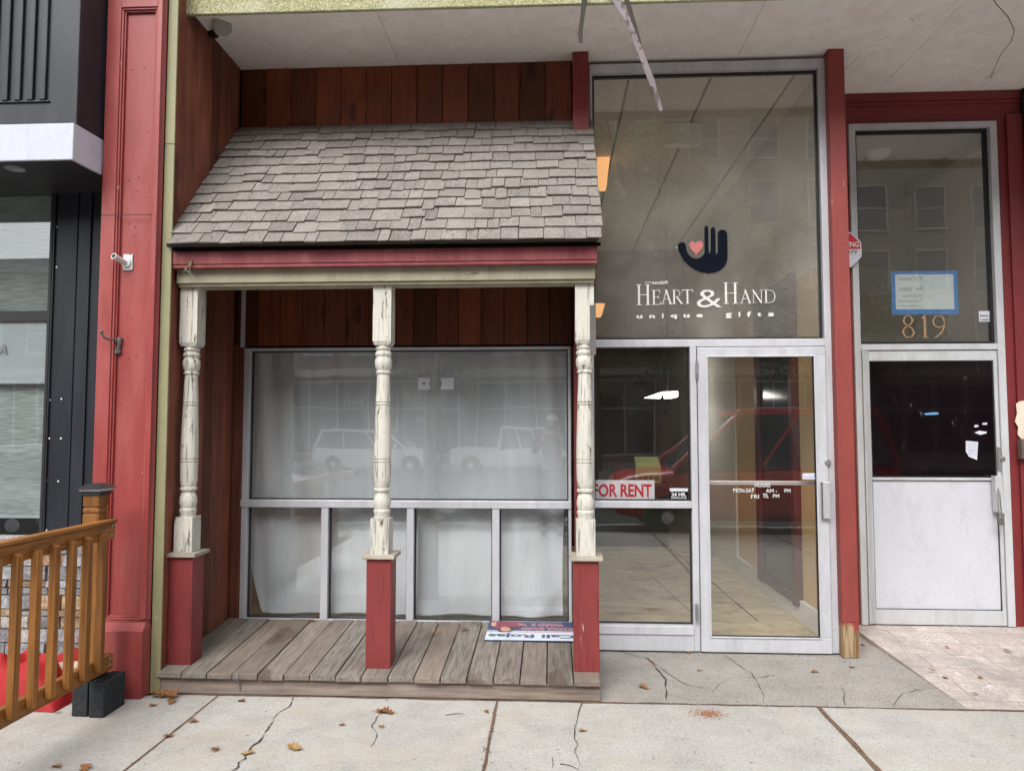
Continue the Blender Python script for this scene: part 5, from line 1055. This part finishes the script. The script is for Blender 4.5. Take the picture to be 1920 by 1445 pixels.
# torn strips hanging from the fascia
strip_m = paint('peeling_metal_strip', (.19, .16, .17), .6, .3, chips=(.08, .06, .05), chip_t=.55, chip_s=25, bmp=.4)
def strip(pts, wid, Y, mat, label, th=.003):
    mb = MB(); q = [P(x, y, Y + dy) for x, y, dy in pts]; vs = []; fs = []
    for i, p in enumerate(q):
        d = (q[min(i + 1, len(q) - 1)] - q[max(i - 1, 0)]).normalized(); n_ = d.cross(YA).normalized(); ww = wid[min(i, len(wid) - 1)] / 2
        vs += [p + n_ * ww, p - n_ * ww, p - n_ * ww + YA * th, p + n_ * ww + YA * (th + .006)]
    for i in range(len(q) - 1):
        for k in range(4): fs.append((4*i + k, 4*i + (k + 1) % 4, 4*(i + 1) + (k + 1) % 4, 4*(i + 1) + k))
    n = len(q) - 1; fs += [(0, 1, 2, 3), (4*n + 3, 4*n + 2, 4*n + 1, 4*n)]
    mb.add(vs, fs); o = mb.build('torn_strip', mat); single(o, label, 'hanging strip', q[0])
strip([(1095, -30, 0), (1096, 0, 0), (1091, 40, 0), (1088, 62, 0), (1089, 80, 0)], [.034, .034, .026, .03, .02], 4.40, M_['crack'], 'short dark torn strip hanging from the fascia above the red post')
strip([(1140, -30, 0), (1156, 0, 0), (1178, 40, .0), (1200, 95, .01), (1221, 150, .02), (1240, 208, .03)], [.055, .05, .034, .036, .038, .022], 4.39, strip_m, 'long pale torn strip hanging diagonally in front of the transom glass')
strip([(1165, -30, 0), (1180, 15, .0), (1203, 90, .0), (1216, 140, .0), (1224, 176, .0)], [.03, .028, .014, .016, .02], 4.412, M_['crack'], 'thin dark torn strip hanging just behind the long pale one')
mb = MB(); pts = [(1850, -20), (1868, 8), (1890, 32), (1902, 58), (1895, 80), (1878, 100), (1868, 120), (1857, 146)]
q = [P(x, y, 4.6 + i * .02) for i, (x, y) in enumerate(pts)]; mb.tube(q, [.003] * 7 + [.006], 6); single(mb.build('loose_wire', M_['iron']), 'loose dark wire dangling from the white soffit at the upper right', 'wire', q[0])
mb = MB(); q = P(1589, 2, 4.6); mb.tube([(q.x, 4.6, SZ), (q.x + .005, 4.6, q.z)], .003, 6); 
# spider-cracks in the soffit paint
mb = MB()
def soff(px, py): d = ray(px, py); tq = (SZ - .002 - H) / d.z; return (d.x * tq, d.y * tq)
for pts in ([(1612, 102), (1598, 120), (1582, 132), (1580, 145)], [(1640, 78), (1670, 68)], [(1750, 152), (1762, 150)], [(1706, 35), (1712, 40)], [(1845, 150), (1880, 128)]):
    q = [soff(*p) for p in pts]; vs = []; 
    for a_, b2 in zip(q[:-1], q[1:]): ribbon(jagged(a_, b2, 5, .004), .003, SZ - .002, .5, mb)
mb.build('paint_crack', M_['crack'], shop)

# ================================================================ LEAVES
def leaf(px, py, size, rot, mat, label, z=None, curl=1.0, name='oak_leaf'):
    z = 0.002 if z is None else z; q = G(px, py, z); rnd = random.random()
    lobes = [(0, 0), (.08, .10), (.26, .06), (.14, .22), (.38, .26), (.18, .38), (.44, .52), (.20, .56), (.36, .74), (.14, .78), (.10, .94), (0, 1.0)]
    out = [(x, y) for x, y in lobes] + [(-x * random.uniform(.8, 1.1), y + random.uniform(-.02, .02)) for x, y in lobes[-2:0:-1]]
    vs = []; fs = []
    cen = [(0, y) for y in (.0, .2, .4, .6, .8, 1.0)]
    ph = random.uniform(0, 6)
    def hz(x, y): return curl * (.35 * x * x * 2.2 + .10 * math.sin(y * 5 + ph) + .08 * abs(x) * math.sin(y * 9 + ph)) + .11 * curl
    M4 = Matrix.Translation(q) @ Matrix.Rotation(R(rot), 4, 'Z') @ Matrix.Scale(size * 1.12, 4)
    n = len(out); vs = [(x, y - .5, hz(x, y)) for x, y in out]; 
    right = out[:12]; left = [out[0]] + out[:11:-1] + [out[11]] if False else None
    # fan each lobe triangle towards the midrib
    mids = [(0, y - .5, hz(0, y)) for y in [.02, .15, .3, .45, .6, .75, .9, 1.0]]
    k0 = len(vs); vs += mids
    ys = [.02, .15, .3, .45, .6, .75, .9, 1.0]
    def near(y): return k0 + min(range(8), key=lambda i: abs(ys[i] - y))
    for i in range(n):
        j = (i + 1) % n; a_, b2 = near(out[i][1]), near(out[j][1])
        fs.append((i, j, b2)) 
        if a_ != b2: fs.append((i, b2, a_))
    fs = [f for f in fs if len(set(f)) == 3]
    mb = MB(); mb.add(vs, fs, rnd, M=M4); mb.tube([M4 @ Vector((0, -.5, hz(0, 0))), M4 @ Vector((.02, -.72, .05))], .0012, 4, rnd)
    o = mb.build(name, mat); so2 = o.modifiers.new('thickness', 'SOLIDIFY'); so2.thickness = .0008
    return single(o, label, 'leaf', q, 'fallen leaves')
LV = [(402, 1405, .055, 30, 'leaf', 'brown star shaped oak leaf on the sidewalk left of the long crack'),
 (463, 1413, .05, 100, 'leaf_y', 'yellow oak leaf lying on the crack in the sidewalk'),
 (551, 1403, .075, 70, 'leaf_y', 'pale curled leaf on the sidewalk right of the long crack'),
 (725, 1336, .075, 85, 'leaf', 'wide brown leaf on the sidewalk in front of the centre porch post'),
 (712, 1335, .05, 260, 'leaf', 'leaf fragment touching the left side of the wide leaf before the centre post'),
 (452, 1314, .045, 60, 'leaf', 'small curled leaf near the porch riser at its left third'),
 (361, 1353, .05, 100, 'leaf', 'flat brown leaf on the sidewalk joint left of the crack'),
 (322, 1316, .06, 20, 'leaf', 'dark oak leaf on the sidewalk near the left end of the porch riser'),
 (286, 1323, .04, 140, 'leaf', 'small leaf at the foot of the red pilaster'),
 (596, 1301, .035, 10, 'leaf', 'small leaf leaning against the bottom of the porch riser'),
 (912, 1334, .03, 40, 'leaf', 'tiny leaf just left of the middle sidewalk joint'),
 (1092, 1370, .04, 120, 'leaf_y', 'pale crumpled leaf on the sidewalk below the right porch post'),
 (315, 1381, .045, 130, 'leaf', 'leaf lying on the leftmost sidewalk joint'),
 (105, 1437, .05, 60, 'leaf', 'narrow leaf at the bottom edge near the railing'),
 (160, 1441, .06, 10, 'leaf', 'brown oak leaf cut by the bottom edge below the railing'),
 (640, 1359, .03, 80, 'leaf', 'tiny brown leaf on the sidewalk left of the wide brown leaf'),
 (714, 1362, .04, 30, 'leaf_y', 'small pale leaf below the wide brown leaf'),
 (1182, 1213, .07, 95, 'leaf', 'large brown leaf against the aluminium sill, left one of the pile'),
 (1200, 1212, .065, 40, 'leaf', 'large brown leaf against the aluminium sill, right one of the pile'),
 (1275, 1211, .04, 80, 'leaf', 'small leaf at the sill left of the shop door'),
 (1290, 1224, .035, 50, 'leaf', 'small leaf on the concrete in front of the door hinge side'),
 (1206, 1289, .06, 60, 'leaf', 'brown leaf on the concrete apron left of the wide crack'),
 (1222, 1241, .035, 15, 'leaf', 'small leaf lying on the wide crack of the apron'),
 (1311, 1257, .03, 100, 'leaf_y', 'tiny pale leaf on the apron before the glass door'),
 (1527, 1260, .04, 80, 'leaf', 'orange brown leaf on the apron before the latch side of the door'),
 (1597, 1251, .035, 120, 'leaf', 'small leaf on the apron near the worn red post'),
 (1617, 1209, .03, 20, 'leaf', 'small dark leaf beside the foot of the worn red post'),
 (1774, 1214, .035, 40, 'leaf', 'brown leaf on the tiled entry in front of door 819'),
 (1888, 1221, .045, 70, 'leaf', 'dark leaf on the right of the tiled entry'),
 (1746, 1256, .035, 90, 'leaf', 'small leaf on the left part of the tiled entry'),
 (1772, 1271, .035, 10, 'leaf', 'small leaf near the front left of the tiled entry'),
 (1838, 1271, .035, 150, 'leaf', 'small leaf in the middle of the tiled entry'),
 (1828, 1301, .03, 60, 'leaf', 'small leaf near the front edge of the tiled entry')]
for px, py, sz, rt_, mk, lab in LV:
    leaf(px, py, sz, rt_, M_[mk], lab, z=.002 if px < 1640 else .012 if py > 1260 else .03)
mb = MB(); 
for i, (px, py, r_) in enumerate(((283, 1301, 40), (296, 1304, 100), (308, 1302, 160), (316, 1303, 60), (325, 1301, 15))):
    leaf(px, py, .07, r_, M_['leaf'], 'brown leaf in the small heap at the foot of the olive strip', z=.004 + .005 * i)
for px, py, lab in ((585, 1164, 'curled leaf on the deck by the window left of the centre post'), (593, 1157, 'small leaf against the window sill left of the centre post'), (826, 1160, 'pale leaf against the window sill right of the centre post'), (872, 1180, 'tiny brown leaf on the deck left of the election sign'), (814, 1187, 'dark twiggy leaf on the deck right of the centre post'), (373, 1153, 'small leaf in the back left corner of the deck')):
    y_ = 5.1; leaf(px, py, .045, random.uniform(0, 180), M_['leaf'], lab, z=dz(5.1) + .006)
# rust-brown crumbs
mb = MB(); q = G(1328, 1338, 0)
for _ in range(700):
    a_ = random.uniform(0, 2 * PI); r_ = abs(random.gauss(0, 1)); x = q.x + math.cos(a_) * r_ * .055; y = q.y + math.sin(a_) * r_ * .045; s_ = random.uniform(.0012, .0035)
    z = random.uniform(.001, .004); mb.add([(x - s_, y - s_, z), (x + s_, y - s_ * .6, z + s_ * .5), (x + s_ * .4, y + s_, z), (x, y, z + s_ * 1.4)], [(0, 1, 3), (1, 2, 3), (2, 0, 3), (0, 2, 1)])
o_ = mb.build('rust_crumbs', leafmat('rust_crumbs', (.22, .08, .04), (.34, .17, .09))); single(o_, 'small scatter of rust coloured crumbs on the sidewalk', 'crumbs', q); o_['kind'] = 'stuff'
mb = MB()
for _ in range(260):
    y = random.uniform(.5, 4.25); x = random.uniform(-3.5, 3.4); s_ = random.uniform(.003, .012); a_ = random.uniform(0, PI); c2, s2 = math.cos(a_), math.sin(a_)
    mb.add([(x - c2 * s_, y - s2 * s_, .0015), (x + s2 * s_ * .3, y - c2 * s_ * .3, .003), (x + c2 * s_, y + s2 * s_, .0015), (x - s2 * s_ * .3, y + c2 * s_ * .3, .003)], [(0, 1, 2, 3)])
for _ in range(140):
    y = random.uniform(4.35, 5.2); x = random.uniform(.3, 3.4); s_ = random.uniform(.002, .008); a_ = random.uniform(0, PI); c2, s2 = math.cos(a_), math.sin(a_); zz_ = .0015 + (max(0, (y - 4.3) * .023) if x > 2.29 else 0)
    mb.add([(x - c2 * s_, y - s2 * s_, zz_), (x + s2 * s_ * .3, y - c2 * s_ * .3, zz_ + .0015), (x + c2 * s_, y + s2 * s_, zz_), (x - s2 * s_ * .3, y + c2 * s_ * .3, zz_ + .0015)], [(0, 1, 2, 3)])
for _ in range(420):
    k_ = random.random()
    if k_ < .5: x, y = random.uniform(-2.4, 2.3), 4.285 - abs(random.gauss(0, .012))
    elif k_ < .75: x, y = random.uniform(.28, 2.2), 5.22 - abs(random.gauss(0, .02))
    else: x, y = random.choice([-1.94, -.315, 1.475]) + random.gauss(0, .012), random.uniform(2.9, 4.25)
    s_ = random.uniform(.002, .009); a_ = random.uniform(0, PI); c2, s2 = math.cos(a_), math.sin(a_)
    mb.add([(x - c2 * s_, y - s2 * s_, .005), (x + s2 * s_ * .4, y - c2 * s_ * .4, .007), (x + c2 * s_, y + s2 * s_, .005), (x - s2 * s_ * .4, y + c2 * s_ * .4, .008)], [(0, 1, 2, 3)])
o_ = mb.build('leaf_litter', leafmat('leaf_litter', (.10, .07, .045), (.30, .18, .09))); tag(o_, 'tiny specks of leaf litter scattered over the pavement', 'litter'); o_['kind'] = 'stuff'
for px0, py0, px1, py1, lab in ((836, 1340, 868, 1337, 'thin twig on the sidewalk right of the wide brown leaf'), (909, 1403, 921, 1411, 'short twig lying across the middle sidewalk joint'), (1035, 1420, 1036, 1438, 'short upright lying twig at the bottom edge right of the middle joint'), (1050, 1431, 1082, 1440, 'reddish twig at the bottom edge below the right porch post')):
    a, b_ = G(px0, py0, .003), G(px1, py1, .003); mid = (a + b_) / 2 + Vector((.004, .006, .002)); mb = MB(); mb.tube([a, mid, b_], [.0022, .0018, .001], 5); single(mb.build('twig', M_['bark']), lab, 'twig', a)

# ================================================================ THE STREET BEHIND (seen in the glass)
pane_m = plain('far_window_glass', (.04, .05, .06), .05, spec=.8)
def far_building(name, label, x0, x1, y, top, wall_m, trim_m, cols, storeys, shopfront, sw=1.1, sh=1.7, st0=4.6):
    t = thing(name, label, 'building', ((x0 + x1) / 2, y, 0))
    mb = MB(); mb.box(x0, x1, y - 8, y, -.3, top); wl = mb.build('wall', wall_m, t)
    mb = MB(); mb.box(x0 - .1, x1 + .1, y - .3, y + .35, top - .5, top + .15); mb.box(x0, x1, y, y + .18, 3.9, 4.25); mb.build('cornice', trim_m, t, bev=.03)
    fh = (top - .8 - st0) / storeys
    wf_ = MB(); pn = MB()
    for c in range(cols):
        x = x0 + (x1 - x0) * (c + .5) / cols
        for s in range(storeys):
            z = st0 + s * fh + .35
            wf2 = MB(); frame(wf2, x - sw / 2 - .1, x + sw / 2 + .1, z - .1, z + sh + .15, .1, y, y + .08); wf2.box(x - sw / 2, x + sw / 2, y + .02, y + .06, z + sh / 2 - .03, z + sh / 2 + .03)
            fo = wf2.build('window', trim_m, t); MB().box(x - sw / 2, x + sw / 2, y + .005, y + .02, z, z + sh + .05).build('pane', pane_m, fo)
    for (a, b2) in shopfront:
        f2 = MB(); frame(f2, a, b2, .3, 3.7, .07, y, y + .08); n = max(1, int((b2 - a) / 1.3))
        for k in range(1, n): xx = a + (b2 - a) * k / n; f2.box(xx - .03, xx + .03, y + .001, y + .07, .37, 3.63)
        f2.box(a + .07, b2 - .07, y + .002, y + .065, 2.4, 2.46)
        fo = f2.build('shop_window', M_['white_plastic'], t); MB().box(a + .05, b2 - .05, y + .001, y + .01, .35, 3.65).build('pane', pane_m, fo)
    return t
g = far_building('brick_building', 'pinkish brick four storey building across the street with white framed shop windows', -14, 5.6, -22.5, 17.0, brick('pink_brick', (.24, .12, .10), (.18, .09, .075), (.3, .27, .25)), plain('pale_trim', (.55, .53, .5), .7), 9, 4, [(-12.5, -4.2), (-3.4, 4.6)])
text('lettering', 'GIFTS', M_['white_vinyl'], g, (-8.75, -22.38, 2.62), -XA, ZA, 1, .26, bold=.02) if False else None
tx = text('lettering', 'GIFTS', M_['white_vinyl'], g, (-8.6, -22.39, 2.60), -XA, ZA, .85, .26, bold=.02)
text('lettering', 'SHIPPING', M_['white_vinyl'], g, (-5.2, -22.39, 1.9), -XA, ZA, .9, .16, bold=.02)
far_building('stone_building', 'cream stone four storey building with tall windows across the street', 5.8, 30, -23.5, 17.5, plain('cream_stone', (.32, .29, .24), .8), plain('cream_trim', (.52, .48, .40), .8), 9, 4, [(7, 13), (15, 22)], 1.3, 1.9)
far_building('corner_building', 'dark brick two storey building across the street beyond the pink one', -34, -14.3, -22.5, 9, brick('dark_brick', (.20, .09, .07), (.14, .06, .05), (.2, .18, .16)), plain('grey_trim', (.35, .35, .34), .8), 8, 1, [(-32, -24), (-23, -16)])
far_building('grey_building', 'grey two storey building across the street at the far end', 30.3, 46, -22.5, 10, plain('grey_render', (.3, .3, .29), .8), plain('light_trim', (.5, .5, .48), .8), 7, 1, [(31, 36), (38, 44)])

def tree(x, y, h, cr_, n, label, rz):
    t = thing('street_tree', label, 'tree', (x, y, -.1)); random.seed(int(x * 7) + 99)
    mb = MB(); mb.tube([(x, y, -.1), (x + .05, y, h * .2), (x - .05, y + .1, h * .4), (x + .1, y, h * .75)], [.22, .18, .14, .05], 12)
    cl = []
    for k in range(16):
        a = random.uniform(0, 2 * PI); z0 = h * random.uniform(.28, .6); r_ = cr_ * random.uniform(.5, .95); e = Vector((x + math.cos(a) * r_, y + math.sin(a) * r_, z0 + h * random.uniform(.08, .32)))
        mb.tube([(x, y, z0), (Vector((x, y, z0)) + e) / 2 + Vector((0, 0, .2)), e], [.07, .045, .015], 6); cl += [e, (Vector((x, y, z0 + .5)) + e) / 2]
    mb.build('trunk', M_['bark'], t, smooth=True)
    cm = MB(); cl += [Vector((x, y, h * .8)), Vector((x, y, h * .9))]
    for k in range(n):
        c = random.choice(cl); p = c + Vector((random.gauss(0, .55), random.gauss(0, .55), random.gauss(0, .5))); s = random.uniform(.07, .17)
        d1 = Vector((random.gauss(0, 1), random.gauss(0, 1), random.gauss(0, .6))).normalized(); d2 = d1.orthogonal().normalized()
        cm.add([p - d1 * s, p + d2 * s * .5, p + d1 * s, p - d2 * s * .5], [(0, 1, 2, 3)])
    cm.build('crown', M_['crown'], t)
tree(5.2, -17.5, 12.0, 4.2, 16000, 'leafy street tree across the road facing the shop door', 0)
tree(-4.6, -18.4, 9.8, 2.8, 6000, 'leafy street tree across the road facing the porch window', 1)
tree(11.5, -18.2, 8.5, 3.2, 5000, 'leafy street tree across the road at the far right', 2)
tree(1.6, -17.2, 14.0, 4.0, 16000, 'tallest leafy street tree across the road, between the brick and the stone building', 2)

def car(x, y, z, ln, h, col, label, face=1, van=False, w=1.85, pickup=False):
    t = thing('parked_car', label, 'car', (x, y, z)); bodym = plain('car_paint_%d' % (len(bpy.data.materials)), col, .25, spec=.6)
    def tr(p): return Vector((x + face * p[0], y + p[1], z + p[2]))
    hl = ln / 2; hw = w / 2
    if van: st_ = [(-hl, .45, .75, .7), (-hl + .12, .28, .95, .86), (-hl + .5, .25, 1.02, .95), (-hl + 1.2, .25, 1.10, 1), (hl - .3, .25, 1.12, 1), (hl - .05, .3, 1.1, .96), (hl, .42, 1.0, .9)]
    else: st_ = [(-hl, .45, .68, .72), (-hl + .12, .28, .82, .86), (-hl + .5, .24, .90, .95), (-hl + 1.2, .22, .98, 1), (hl - .6, .22, 1.02, 1), (hl - .08, .3, 1.0, .94), (hl, .42, .9, .86)]
    mb = MB(); vs = []; fs = []; n = 12
    for (sx, zb, zt, k) in st_:
        wv = hw * k; ring = [(-wv * .9, zb), (-wv, zb + .12), (-wv * 1.0, (zb + zt) / 2), (-wv * .98, zt - .1), (-wv * .90, zt - .02), (-wv * .5, zt + .02), (wv * .5, zt + .02), (wv * .90, zt - .02), (wv * .98, zt - .1), (wv, (zb + zt) / 2), (wv, zb + .12), (wv * .9, zb)]
        vs += [tr((sx, a, b2)) for a, b2 in ring]
    for j in range(len(st_) - 1):
        for i in range(n): fs.append((j * n + i, j * n + (i + 1) % n, (j + 1) * n + (i + 1) % n, (j + 1) * n + i))
    fs += [tuple(range(n)), tuple((len(st_) - 1) * n + i for i in range(n - 1, -1, -1))]
    mb.add(vs, fs, .5); mb.build('body', bodym, t, smooth=True, sub=1)
    b0 = (-hl + (1.05 if not van else .95)); w0 = (-hl + (1.75 if not van else 2.0)); e0 = hl - (.35 if not pickup else 2.0); e1 = hl - (.12 if not pickup else 1.9); zb_ = st_[3][2] - .03
    def gh(k, ins, zlo, zhi):
        wl, wh = hw * .93 - ins, hw * .76 - ins
        f_ = lambda zz, lo, hi: lo + (hi - lo) * (zz - zb_) / (h - zb_)
        xs0, xs1 = f_(zlo, b0, w0) + ins, f_(zlo, e1, e0) - ins; xt0, xt1 = f_(zhi, b0, w0) + ins, f_(zhi, e1, e0) - ins; wa, wb = f_(zlo, wl, wh), f_(zhi, wl, wh)
        return [tr((xs0, -wa, zlo)), tr((xs1, -wa, zlo)), tr((xs1, wa, zlo)), tr((xs0, wa, zlo)), tr((xt0, -wb, zhi)), tr((xt1, -wb, zhi)), tr((xt1, wb, zhi)), tr((xt0, wb, zhi))]
    mb = MB(); mb.hexa(gh(0, .0, zb_, h - .07), .5); mb.build('windows', pane_m, t, bev=.03)
    mb = MB(); mb.hexa(gh(0, -.01, h - .10, h), .5)
    for side in (-1, 1):
        for fx in (0, .33, .66, 1):
            lo = b0 + (e1 - b0) * fx; hi = w0 + (e0 - w0) * fx; wa = hw * .93 * side + .006 * side; wb = hw * .76 * side + .006 * side; d_ = .03 if 0 < fx < 1 else .05
            mb.tube([tr((lo, wa, zb_)), tr((hi, wb, h - .08))], d_, 6, .5)
    mb.build('roof', bodym, t, bev=.02)
    for sx in (-hl + .85, hl - .85):
        for sy in (-1, 1):
            cy_ = sy * (hw - .1); Mw = Matrix.Translation(tr((sx, cy_, .34))) @ Matrix.Rotation(PI / 2, 4, 'X')
            mb = MB(); mb.lathe([(.22, -.11), (.33, -.11), (.345, -.08), (.345, .08), (.33, .11), (.22, .11)], 0, 0, 28, M=Mw); wh = mb.build('wheel', plain('tyre', (.02, .02, .02), .8) if 'tyre' not in bpy.data.materials else bpy.data.materials['tyre'], t, smooth=True)
            mb = MB(); mb.lathe([(.05, -.115), (.20, -.10), (.225, -.09), (.225, .09), (.20, .10), (.05, .115)], 0, 0, 20, M=Mw); mb.build('rim', M_['chrome'], wh, smooth=True)
    for sy in (-1, 1):
        mb = MB(); mb.box(-.09, .09, -.16, .16, -.06, .06, M=Matrix.Translation(tr((-hl + .14, sy * hw * .62, .70)))); mb.build('headlight', M_['white_plastic'], t, bev=.03)
        mb = MB(); mb.box(-.06, .06, -.12, .12, -.09, .09, M=Matrix.Translation(tr((hl - .06, sy * hw * .68, .82)))); mb.build('tail_light', M_['sign_red'], t, bev=.02)
        mb = MB(); mb.box(-.06, .06, -.1, .1, -.07, .07, M=Matrix.Translation(tr((b0 + .35, sy * (hw + .08), zb_ + .12)))); mb.build('wing_mirror', bodym, t, bev=.02)
    return t
random.seed(5)
car(3.4, -1.75, -.15, 5.0, 2.0, (.50, .018, .022), 'red van parked at the near kerb facing left, reflected in the shop door', 1, van=True, w=1.95)
car(-6.6, -17.0, -.15, 4.6, 1.66, (.85, .85, .85), 'white hatchback crossover parked across the street at the far left', -1)
car(-3.6 + .9, -17.0, -.15, 4.0, 1.5, (.05, .055, .06), 'dark grey car parked across the street between two white ones', -1, w=1.8) if False else None
car(-1.2, -17.0, -.15, 5.2, 1.75, (.82, .82, .82), 'white pickup truck parked across the street facing the porch window', -1, pickup=True)
car(-12.2, -17.0, -.15, 4.6, 1.5, (.04, .045, .05), 'black saloon car parked across the street behind the white crossover', -1)
car(6.6, -17.0, -.15, 4.5, 1.5, (.10, .11, .12), 'dark grey car parked across the street facing the entrance 819', -1)
car(-6.2, -1.75, -.15, 4.5, 1.45, (.50, .51, .53), 'silver car parked at the near kerb to the left of the photographer', -1)

# photographer
def skin(name, nodes, edges, mat, parent, sub=2, root=0):
    me = bpy.data.meshes.new(name); me.from_pydata([n_[:3] for n_ in nodes], edges, []); ob = bpy.data.objects.new(name, me); C.objects.link(ob)
    sk = ob.modifiers.new('skin', 'SKIN'); 
    for i, n_ in enumerate(nodes):
        r_ = n_[3]; me.skin_vertices[0].data[i].radius = r_ if isinstance(r_, tuple) else (r_, r_)
    me.skin_vertices[0].data[root].use_root = True
    ss = ob.modifiers.new('sub', 'SUBSURF'); ss.levels = sub; ss.render_levels = sub
    dg = bpy.context.evaluated_depsgraph_get(); m2 = bpy.data.meshes.new_from_object(ob.evaluated_get(dg)); bpy.data.objects.remove(ob)
    for p in m2.polygons: p.use_smooth = True
    m2.materials.clear(); m2.name = name; return link(name, m2, mat, parent)
per = thing('person', 'person in dark clothes and pale cap holding a phone up, reflected in the window', 'person', (0, -.33, 0))
sk_m = plain('skin', (.50, .30, .22), .5)
nd = [(0, -.33, .95, .13), (0, -.33, 1.15, .12), (0, -.34, 1.36, .14), (0, -.33, 1.46, .06), (0, -.30, 1.52, .055), (0, -.275, 1.60, .088), (0, -.28, 1.655, .085),
      (.17, -.34, 1.41, .06), (.27, -.26, 1.18, .045), (.115, -.09, 1.44, .028), (-.17, -.34, 1.41, .06), (-.27, -.26, 1.18, .045), (-.115, -.09, 1.44, .028),
      (.10, -.33, .88, .09), (.12, -.31, .50, .06), (.12, -.34, .10, .042), (.13, -.20, .035, .035), (-.10, -.33, .88, .09), (-.12, -.31, .50, .06), (-.12, -.34, .10, .042), (-.13, -.20, .035, .035),
      (.10, -.065, 1.50, .026), (-.10, -.065, 1.50, .026), (0, -.185, 1.585, .016)]
ed = [(0, 1), (1, 2), (2, 3), (3, 4), (4, 5), (5, 6), (2, 7), (7, 8), (8, 9), (9, 21), (2, 10), (10, 11), (11, 12), (12, 22), (0, 13), (13, 14), (14, 15), (15, 16), (0, 17), (17, 18), (18, 19), (19, 20), (5, 23)]
for s, wr in ((1, 21), (-1, 22)):
    for k in range(4):
        b = len(nd); zz = 1.515 + k * .017; nd += [(s * .096, -.045, zz, .0095), (s * (.088 - .002 * k), -.026, zz + .012, .0085), (s * (.066 + .003 * k), -.022, zz + .014, .007)]; ed += [(wr, b), (b, b + 1), (b + 1, b + 2)]
    b = len(nd); nd += [(s * .088, -.07, 1.505, .010), (s * .068, -.062, 1.513, .0085)]; ed += [(wr, b), (b, b + 1)]
skin('body', nd, ed, sk_m, per)
nd2 = [(0, -.33, .90, .165), (0, -.33, 1.10, .15), (0, -.34, 1.36, .165), (0, -.335, 1.455, .07), (.18, -.34, 1.41, .075), (.275, -.26, 1.18, .058), (.135, -.115, 1.41, .042), (-.18, -.34, 1.41, .075), (-.275, -.26, 1.18, .058), (-.135, -.115, 1.41, .042)]
skin('jacket', nd2, [(0, 1), (1, 2), (2, 3), (2, 4), (4, 5), (5, 6), (2, 7), (7, 8), (8, 9)], plain('dark_jacket', (.035, .035, .04), .8), per)
skin('trousers', [(0, -.33, .96, .15), (.10, -.33, .86, .11), (.12, -.31, .50, .078), (.12, -.335, .09, .062), (-.10, -.33, .86, .11), (-.12, -.31, .50, .078), (-.12, -.335, .09, .062)], [(0, 1), (1, 2), (2, 3), (0, 4), (4, 5), (5, 6)], plain('dark_jeans', (.03, .035, .06), .8), per)
mb = MB(); mb.lathe([(.094, 0), (.096, .02), (.085, .06), (.05, .088), (.005, .095)], 0, -.285, 24, cz=1.65); mb.box(-.07, .07, -.20, -.13, 1.655, 1.665); mb.build('cap', plain('pale_cap', (.6, .58, .52), .8), per, smooth=True)
mb = MB()
for s in (-1, 1): mb.lathe([(.004, -.008), (.011, 0), (.004, .008)], s * .032, -.192, 10, cz=1.605); mb.lathe([(.005, -.03), (.014, 0), (.005, .03)], s * .092, -.28, 8, cz=1.60)
mb.build('eyes_and_ears', plain('dark_eye', (.12, .07, .05), .4), per, smooth=True)
for s in (-1, 1): mb = MB(); mb.tube([(s * .12, -.40, .035), (s * .125, -.30, .045), (s * .13, -.20, .04), (s * .132, -.13, .03)], [.035, .046, .045, .03], 12); mb.build('shoe', M_['black'], per, smooth=True)
mb = MB(); mb.box(-.078, .078, -.032, -.024, 1.512, 1.588); o_ = mb.build('phone', M_['black'], bev=.006); single(o_, 'black mobile phone held up sideways by the person', 'phone', (0, -.028, 1.512))
